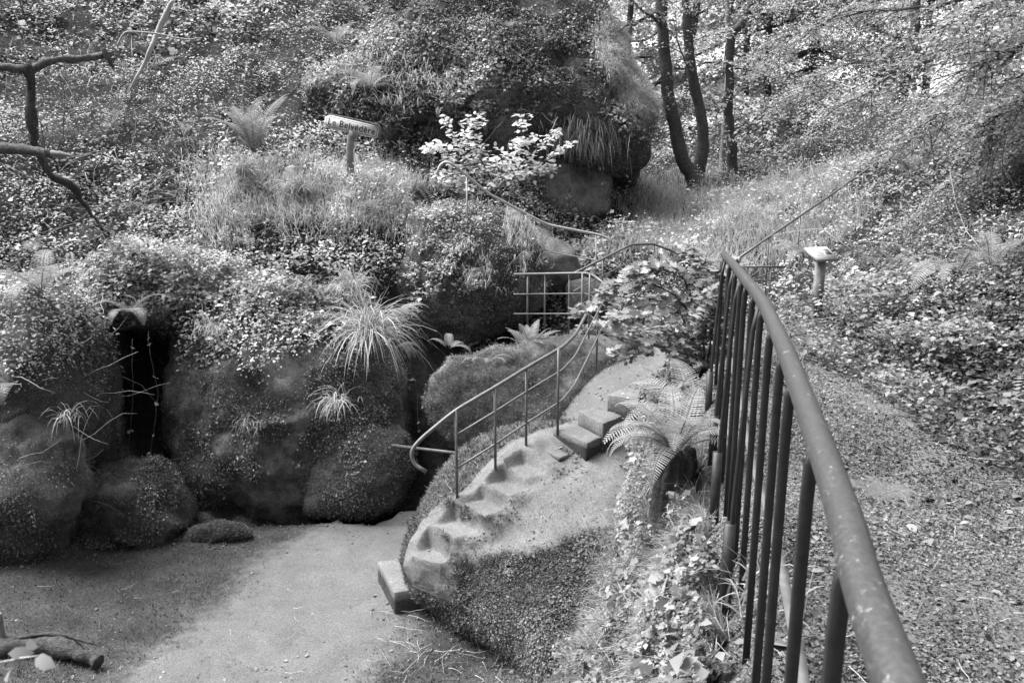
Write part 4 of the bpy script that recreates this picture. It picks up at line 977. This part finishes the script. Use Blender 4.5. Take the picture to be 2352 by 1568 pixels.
vine('thin straight vine at the left of the black cave mouth', L3((305,780,8.3),(306,900,8.3),(298,1000,8.3),(292,1060,8.3)), 4)
vine('thin vine hanging against the face of the round boulder', L3((620,670,8.9),(610,800,8.6),(606,900,8.5),(596,965,8.5)), 3)
vine('vine hanging over the dark cleft beside the round boulder', L3((930,840,8.6),(955,880,8.6),(960,960,8.6),(965,990,8.6)), 4)
vine('vine trailing from the tip of the great overhang', L3((1372,370,14.0),(1385,420,14.0),(1388,480,14.0)), 6, .06)
vine('vine trailing down right of the bare pedestal rock', L3((1440,370,14.2),(1444,430,14.2),(1442,520,14.2)), 8, .06)
vine('long bare vine rising left of the mossy branch', L3((142,110,7.4),(148,200,7.4),(150,270,7.4),(130,350,7.4)), 3, .05)
vine('bare vine beside the crooked dead stem', L3((92,230,7.3),(98,300,7.3),(105,350,7.3),(108,430,7.3),(112,500,7.3)), 3, .05)
vine('vine looping down through the ivy at upper left', L3((262,120,8.5),(282,170,8.5),(292,230,8.5),(300,330,8.6)), 4, .05)
g = Geo()
def twigs(n, x0, x1, y0, y1, Y0, Y1, L, r, keys, flat=.4, up=.3):
    for k in range(n):
        px, py = rng.uniform(x0,x1), rng.uniform(y0,y1); p, nn = hit(px, py, keys)
        if p[1] < Y0 or p[1] > Y1: continue
        d = norm(rng.normal(size=3)*[1,.6,flat] + nn*up); l = L*(.5+rng.random()); q = p + nn*.03; pts = [q]
        for j in range(4): q = q + d*l/4; d = norm(d + rng.normal(size=3)*.22); pts.append(q)
        add_tube(g, pts, np.linspace(r, r*.4, 5), 3, .5)
twigs(170, 0, 600, 80, 700, 5, 20, .8, .005, ['ground','B','C','L'], .8, .8)
twigs(40, 0, 420, 640, 1150, 5, 12, .45, .004, ['ground','B','C','L','D'], .4, .3)
twigs(60, 1900, 2352, 150, 800, 3, 16, .8, .005, ['ground'], .8, .8)
twigs(30, 1350, 1750, 1000, 1568, 1, 8, .30, .003, ['ground'], .5, .6)
twigs(60, 560, 1250, 100, 500, 5, 18, .6, .005, ['ground','R','H'], .8, .8)
link('dry_twigs', g.mesh('dry_twigs', M_twig, True), None, 'thin pale dry twigs sticking out of the ivy', 'twigs', None, 'stuff')
g = Geo()
twigs(70, 850, 1230, 1380, 1568, 3, 9, .22, .003, ['lower'], .05, .0)
twigs(40, 50, 900, 1220, 1568, 3, 9, .15, .0025, ['lower'], .05, .0)
twigs(14, 1250, 1500, 1060, 1300, 4, 9, .18, .003, ['F'], .05, .0)
twigs(60, 1800, 2352, 850, 1568, 1, 9, .12, .002, ['walk'], .05, .0)
link('fallen_twigs', g.mesh('fallen_twigs', M_twig, True), None, 'little broken twigs lying on the lower path and the walk', 'twigs', None, 'stuff')

# ------------------------------------------------------------------ trees
def tree_geo(seed, hgt, crown_r, low, n_cl, per, lsize, trunk_r):
    r = np.random.default_rng(seed); tg, cg = Geo(), Geo()
    pts = np.array([[0,0,-.4],[.05,0,1.5],[.1*r.normal(),.1*r.normal(),hgt*.4],[.3*r.normal(),.3*r.normal(),hgt*.75],[.4*r.normal(),.4*r.normal(),hgt]]); pts = smooth_path(pts, 5)
    V, F = tube(pts, np.linspace(trunk_r, trunk_r*.25, len(pts)), 8); dg = F[:,0]==F[:,3]; tg.add(V, F[~dg])
    limbs = []
    for k in range(16):
        z = low*.8 + (hgt-low)*r.random()**.9*.95; i = np.argmin(abs(pts[:,2]-z)); a = r.random()*6.28; ln = crown_r*(.55+.5*r.random())*(1.15-.6*(z/hgt))
        e = pts[i] + np.array([math.cos(a)*ln, math.sin(a)*ln, ln*.35*r.normal()+.3]); m = (pts[i]+e)/2 + r.normal(size=3)*.15*ln
        q = smooth_path([pts[i], m, e], 4); V, F = tube(q, np.linspace(trunk_r*.35, .012, len(q)), 4, False); tg.add(V, F); limbs.append(q)
    C = []
    for k in range(n_cl):
        q = limbs[r.integers(len(limbs))]; t = r.integers(2, len(q)); C.append(q[t] + r.normal(size=3)*crown_r*np.array([.20,.20,.16]))
    C = np.array(C); P = np.repeat(C, per, 0) + r.normal(size=(n_cl*per,3))*np.array([.38,.38,.11])*crown_r*.30
    k = len(P); Nn = np.array([0,0,1.0]) + r.normal(size=(k,3))*.5; T = r.normal(size=(k,3))*[1,1,.3]
    s_ = np.clip(np.repeat(.5+.25*r.normal(size=n_cl), per) + .2*r.normal(size=k), 0, 1)
    V, F, S = stamp(P, Nn, T, lsize*np.exp(r.normal(size=k)*.25), *LEAF_S, s_); cg.add(V, F, S)
    return tg, cg
PROT = []
for k, a in enumerate(((9,2.8,1.0,190,90,.115,.14),(11,3.2,2.0,200,90,.12,.17),(7,2.6,.4,170,90,.11,.10))):
    tg, cg = tree_geo(100+k, *a); PROT.append((tg.mesh('trunk', M_bark, True), cg.mesh('crown', M_far)))
def far_tree(label, x, y, k, sc, rz, name='tree', group='trees of the wood behind'):
    o = thing(name, label, 'tree', (x, y, float(height([x],[y])[0])-.1), group)
    a = link('trunk', PROT[k][0], o); b = link('crown', PROT[k][1], o); b['kind'] = 'stuff'; o.rotation_euler = (0,0,rz); o.scale = (sc,)*3
    return o
FT = [(3.4,24.5,0,'wood tree whose foliage meets the right side of the great overhanging rock'),(5.0,27,1,'pale-leaved wood tree filling the gap left of the forked trunk'),(7.0,25,0,'wood tree just right of the forked trunk'),
      (9.4,26,1,'broad wood tree behind the slim straight trunk'),(10.4,22,2,'low leafy wood tree over the ridge of the bright mound'),(12.4,25,0,'wood tree behind the upper end of the bank railing'),
      (14.0,21,1,'tall wood tree near the sky gap at upper right'),(16.5,25,0,'wood tree at the far right edge behind the bank'),(8.2,32,1,'farthest wood tree seen between the trunks'),(3.0,33,0,'distant wood tree beyond the forked trunk, partly hidden'),
      (12,33,1,'distant wood tree showing against the sky at upper right'),(18,32,1,'distant wood tree at the far right against the sky'),(14.3,17.5,2,'leafy tree on the crest of the right bank')]
for i, (x, y, k, lb) in enumerate(FT): far_tree(lb, x, y, k, .85+.3*random.random(), random.random()*6)
def big_tree(name, label, base, stems, crown=None, group=None, mat=M_bark):
    o = thing(name, label, 'tree', base, group)
    for pts, rad in stems:
        pts = wobble(pts, .05, 5, int(rng.integers(90))); n = len(pts); V, F = tube(local(o, pts), np.interp(np.linspace(0,1,n), np.linspace(0,1,len(rad)), rad), 12)
        d = norm(V[:n*12]-np.repeat(local(o, pts), 12, 0)); V[:n*12] += d*(.012*fbm(V[:n*12], 9, 3, 7))[:,None]
        g = Geo(); dg = F[:,0]==F[:,3]; g.add(V, F[~dg]); link('trunk', g.mesh('trunk', mat, True), o)
    return o
def sprays(o, name, limbs, n_tw, tw_len, leaf, per, mat, droop=.3, rad=.03, dirbias=(0,0,0), sh=(.2,.8), tmpl=None):
    """limbs with side twigs carrying small flat leaves; one limb per part, its leaves a mass"""
    for q in limbs:
        q = wobble(q, .08, 5, int(rng.integers(90))); g = Geo(); V, F = tube(local(o, q), np.linspace(rad, .006, len(q)), 6, False); g.add(V, F); TP, TD = [], []
        for k in range(n_tw):
            i = int(rng.integers(1, len(q))); d = norm(rng.normal(size=3)*[1,1,.35] + norm(q[i]-q[i-1])*1.0 + np.array(dirbias)); l = tw_len*(.4+rng.random()); p = q[i].copy(); tp = [p.copy()]
            for j in range(5): p = p + d*l/5; d = norm(d + np.array([0,0,-droop*.3]) + rng.normal(size=3)*.1); tp.append(p.copy()); TP.append(p.copy()); TD.append(d.copy())
            V, F = tube(local(o, tp), np.linspace(.007,.002,6), 3, False); g.add(V, F)
        b = link('branch', g.mesh('branch', M_bark, True), o)
        TP, TD = np.repeat(TP, per, 0), np.repeat(TD, per, 0); m = len(TP); P = TP + TD*(rng.random((m,1))-.5)*tw_len/5*1.2 + rng.normal(size=(m,3))*tw_len*np.array([.07,.07,.03])
        T = TD*.8 + rng.normal(size=(m,3))*[.7,.7,.3]; Nn = np.array([0,0,1.0]) + rng.normal(size=(m,3))*.45
        V, F, S = stamp(P, Nn, T, leaf*np.exp(rng.normal(size=m)*.25), *(tmpl or LEAF_S), np.clip(rng.uniform(sh[0], sh[1], m), 0, 1)); g2 = Geo(); g2.add(V, F, S)
        f = link('leaves', g2.mesh('leaves', mat, off=o.location), b, kind='stuff')
b0 = at(1600,432,16.0)
t1 = big_tree('forked_tree', 'dark tree forking near the ground into two long leaning trunks', b0, [
    ([b0-[0,0,.3], b0, at(1588,400,16), at(1562,355,16), at(1545,270,16), at(1530,170,16), at(1522,70,16), at(1514,-60,16), at(1510,-200,16)], [.2,.19,.15,.135,.125,.115,.105,.10,.09]),
    ([b0-[0,0,.3], at(1606,400,16.1), at(1615,320,16.1), at(1612,270,16.1), at(1592,185,16.1), at(1578,60,16.1), at(1574,-60,16.1), at(1570,-200,16.1)], [.16,.14,.11,.105,.10,.09,.08,.07])])
sprays(t1, 'b', [L3((1520,20,16),(1480,45,15.5),(1440,62,15),(1395,78,14.8)), L3((1524,60,16),(1470,20,15.5),(1440,-20,15)), L3((1578,60,16.1),(1620,20,16),(1680,-30,16)), L3((1530,160,16),(1500,200,16),(1480,210,16)), L3((1592,180,16),(1570,130,16),(1550,60,16)), L3((1510,-20,15),(1430,-20,14),(1380,20,13.6))], 12, .7, .045, 5, M_yew, .3, .035)
b0 = at(1684,402,17.0)
t2 = big_tree('slim_tree', 'slim straight dark tree with a kinked top right of the forked tree', b0, [
    ([b0-[0,0,.3], at(1684,394,17), at(1678,310,17), at(1674,225,17), at(1676,150,17), at(1681,68,17)], [.14,.12,.105,.09,.08,.085]),
    ([at(1681,72,17), at(1690,68,17), at(1702,58,17), at(1716,35,17), at(1726,-20,17), at(1735,-120,17)], [.08,.085,.09,.075,.06,.05])])
sprays(t2, 'b', [L3((1678,150,17),(1720,160,17),(1745,165,17)), L3((1676,140,17),(1640,150,17),(1610,165,17)), L3((1680,125,17),(1720,130,17),(1765,150,16.8)), L3((1674,200,17),(1650,250,16.8),(1640,330,16.7)), L3((1681,68,17),(1640,80,17),(1600,95,17)), L3((1720,30,17),(1780,10,16.5),(1850,30,16))], 16, .7, .06, 6, M_far, .3, .02)
b0 = at(1656,395,17.6)
big_tree('pale_tree', 'thin pale stem just left of the slim dark tree', b0, [([b0-[0,0,.3], at(1658,375,17.6), at(1668,243,17.6), at(1673,112,17.6), at(1669,0,17.6), at(1665,-100,17.6)], [.07,.065,.055,.05,.045,.04])], mat=M_palewood)
for px, Y, lb in ((1760,26,'faint slanting trunk deeper in the wood'),(1565,24,'faint trunk seen between the two forked trunks'),(2030,20,'dim trunk among the branches left of the sky gap')):
    b0 = at(px, 420, Y); b0[2] = float(height([b0[0]],[b0[1]])[0])-.2; big_tree('wood_trunk', lb, b0, [([b0, b0+[.2*rng.normal(),0,2], b0+[.5*rng.normal(),0,5], b0+[.8*rng.normal(),0,9]], [.13,.11,.09,.06])], group='thin trunks in the wood')
# yew on the right bank, limbs sweeping over the picture's upper right
b0 = at(2520,300,8.6); b0[2] = 1.6
yw = big_tree('yew_tree', 'dark yew at the right edge whose drooping boughs sweep over the bank', b0, [([b0, b0+[0,0,1.5], b0+[-.2,.1,3.5], b0+[0,0,6.5]], [.28,.24,.2,.12])], mat=M_bark)
sprays(yw, 'b', [L3((2500,60,8.6),(2380,80,8.8),(2200,110,9.2),(2050,170,9.6),(1930,250,10)), L3((2500,-60,8.6),(2350,-20,9),(2150,10,9.6),(1950,40,10.4),(1800,80,11)),
   L3((2500,-160,8.4),(2300,-120,9),(2100,-80,9.8),(1900,-40,10.8),(1740,20,11.6)), L3((2500,150,8.2),(2400,170,8.2),(2280,200,8.4),(2150,270,8.8),(2080,330,9)),
   L3((2520,200,8.2),(2430,210,8.0),(2340,240,7.8),(2270,310,7.8)), L3((2500,20,8.6),(2420,60,8),(2330,110,7.6),(2230,170,7.4)), L3((2500,-100,8.6),(2420,-60,8),(2300,-10,7.6),(2180,60,7.4)),
   L3((2500,-60,9.6),(2300,-40,11),(2050,-10,12.5),(1880,60,13.5),(1780,140,14)), L3((2500,0,9.6),(2300,40,10.8),(2080,90,12),(1900,170,13),(1820,230,13.4)),
   L3((2500,-200,8.6),(2250,-170,9.4),(2000,-140,10.6),(1820,-60,11.4),(1650,-30,12)), L3((2500,240,9.4),(2350,250,10),(2200,260,10.8),(2080,280,11.4))], 75, .62, .034, 11, M_yew, .55, .03, (-.35,0,-.12), (.3,1.0))
# overhanging brambles and leaves near the lens, lower left
b0 = at(-120,1540,.95); tw = thing('bramble_sprig', 'out-of-focus leafy sprig poking in at the lower left corner', 'sprig', b0)
g = Geo(); add_tube(g, local(tw, L3((-120,1540,.95),(0,1520,.93),(50,1510,.92),(90,1505,.92))), .0012, 5); link('stem', g.mesh('stem', M_twig), tw)
for px, py, s_, rz in ((18,1500,.030,.4),(60,1490,.030,1.7),(80,1508,.034,-.35),(30,1530,.026,-1.4)):
    l = link('leaf', leaf_mesh('leaf', LEAF_O, M_grass, .25), tw); l.location = Vector(at(px, py, .92)-b0); l.rotation_euler = (.9, .2, rz); l.scale = (s_,)*3

# crumbs of earth, grit and leaf bits gathered where the lower path meets the rocks
P, Nn, _ = sample_w('lower', 9000, 1.0); dm = np.full(len(P), 9.0)
for k in ('B','C','D','E','F'):
    t_ = bvh(k); dm = np.minimum(dm, [ (t_.find_nearest(Vector(p), 1.0)[3] or 9.0) for p in P.tolist()])
m = rng.random(len(P)) < np.exp(-dm/.13); P, Nn = P[m], Nn[m]; k = len(P)
PEB = (np.array([[1,0,0],[0,1,0],[-1,0,0],[0,-1,0],[0,0,.7],[0,0,-.7]], float), np.array([[0,1,4],[1,2,4],[2,3,4],[3,0,4],[1,0,5],[2,1,5],[3,2,5],[0,3,5]]))
g = Geo(); V, F, S = stamp(P+[0,0,.005], Nn+rng.normal(size=(k,3))*.3, rng.normal(size=(k,3)), np.exp(rng.normal(size=k)*.5)*.011, *PEB, rng.random(k)*.9); g.add(V, F, S)
V, F, S = stamp(P[::2]+rng.normal(size=P[::2].shape)*.03*[1,1,0]+[0,0,.01], Nn[::2]+rng.normal(size=P[::2].shape)*.4, rng.normal(size=P[::2].shape), .022, *LEAF_S, rng.random(len(P[::2]))); g.add(V, F, S)
link('grit', g.mesh('grit', M_dead), None, 'grit and leaf crumbs gathered along the feet of the boulders', 'grit', None, 'stuff')
# bracken and small ferns mingled in the undergrowth
g = Geo(); fm = [frond_mesh(40+k, npin=14, droop=d_, rise=r_, detail=0) for k, (d_, r_) in enumerate(((1.0,55),(1.5,45),(1.9,35)))]
fmv = [(np.concatenate(f.V), np.concatenate([x for x in f.F3]), np.concatenate(f.S)) for f in fm]
def bracken(n, key, size, reg):
    P, Nn, _ = sample_w(key, n, 1.0, reg)
    for p, nn in zip(P, Nn):
        a0 = rng.random()*6.28
        for q in range(int(rng.integers(3,6))):
            V, F, S = fmv[rng.integers(3)]; a = a0 + q*1.4 + rng.normal()*.2; c_, s_ = math.cos(a), math.sin(a); L = size*(.6+.6*rng.random())
            V2 = V*L; g.add(p + np.stack([V2[:,0]*c_-V2[:,1]*s_, V2[:,0]*s_+V2[:,1]*c_, V2[:,2]+.08], 1), F, np.clip(S*.9-.1, 0, 1))
bracken(150, 'ground', .55, lambda c: (c[:,1] > 9) & (c[:,2] > .1) & (fbm(c, .8, 2, 5) > -.1))
bracken(45, 'ground', .34, lambda c: (c[:,1] < 9) & (c[:,0] > 2.9))
bracken(14, 'ground', .22, lambda c: (c[:,1] < 6) & (c[:,1] > 2) & (c[:,0] < rail_x(c[:,1])-.1) & (c[:,0] > .3))
bracken(20, 'B', .3, lambda c: c[:,2] > -.3); bracken(14, 'L', .35, lambda c: c[:,2] > -.3); bracken(14, 'H', .5, lambda c: c[:,2] > 2); bracken(10, 'R', .5, lambda c: c[:,2] > 1)
link('bracken', g.mesh('bracken', M_fern), None, 'low bracken fronds mingled through the ivy on the slopes', 'bracken', None, 'stuff')
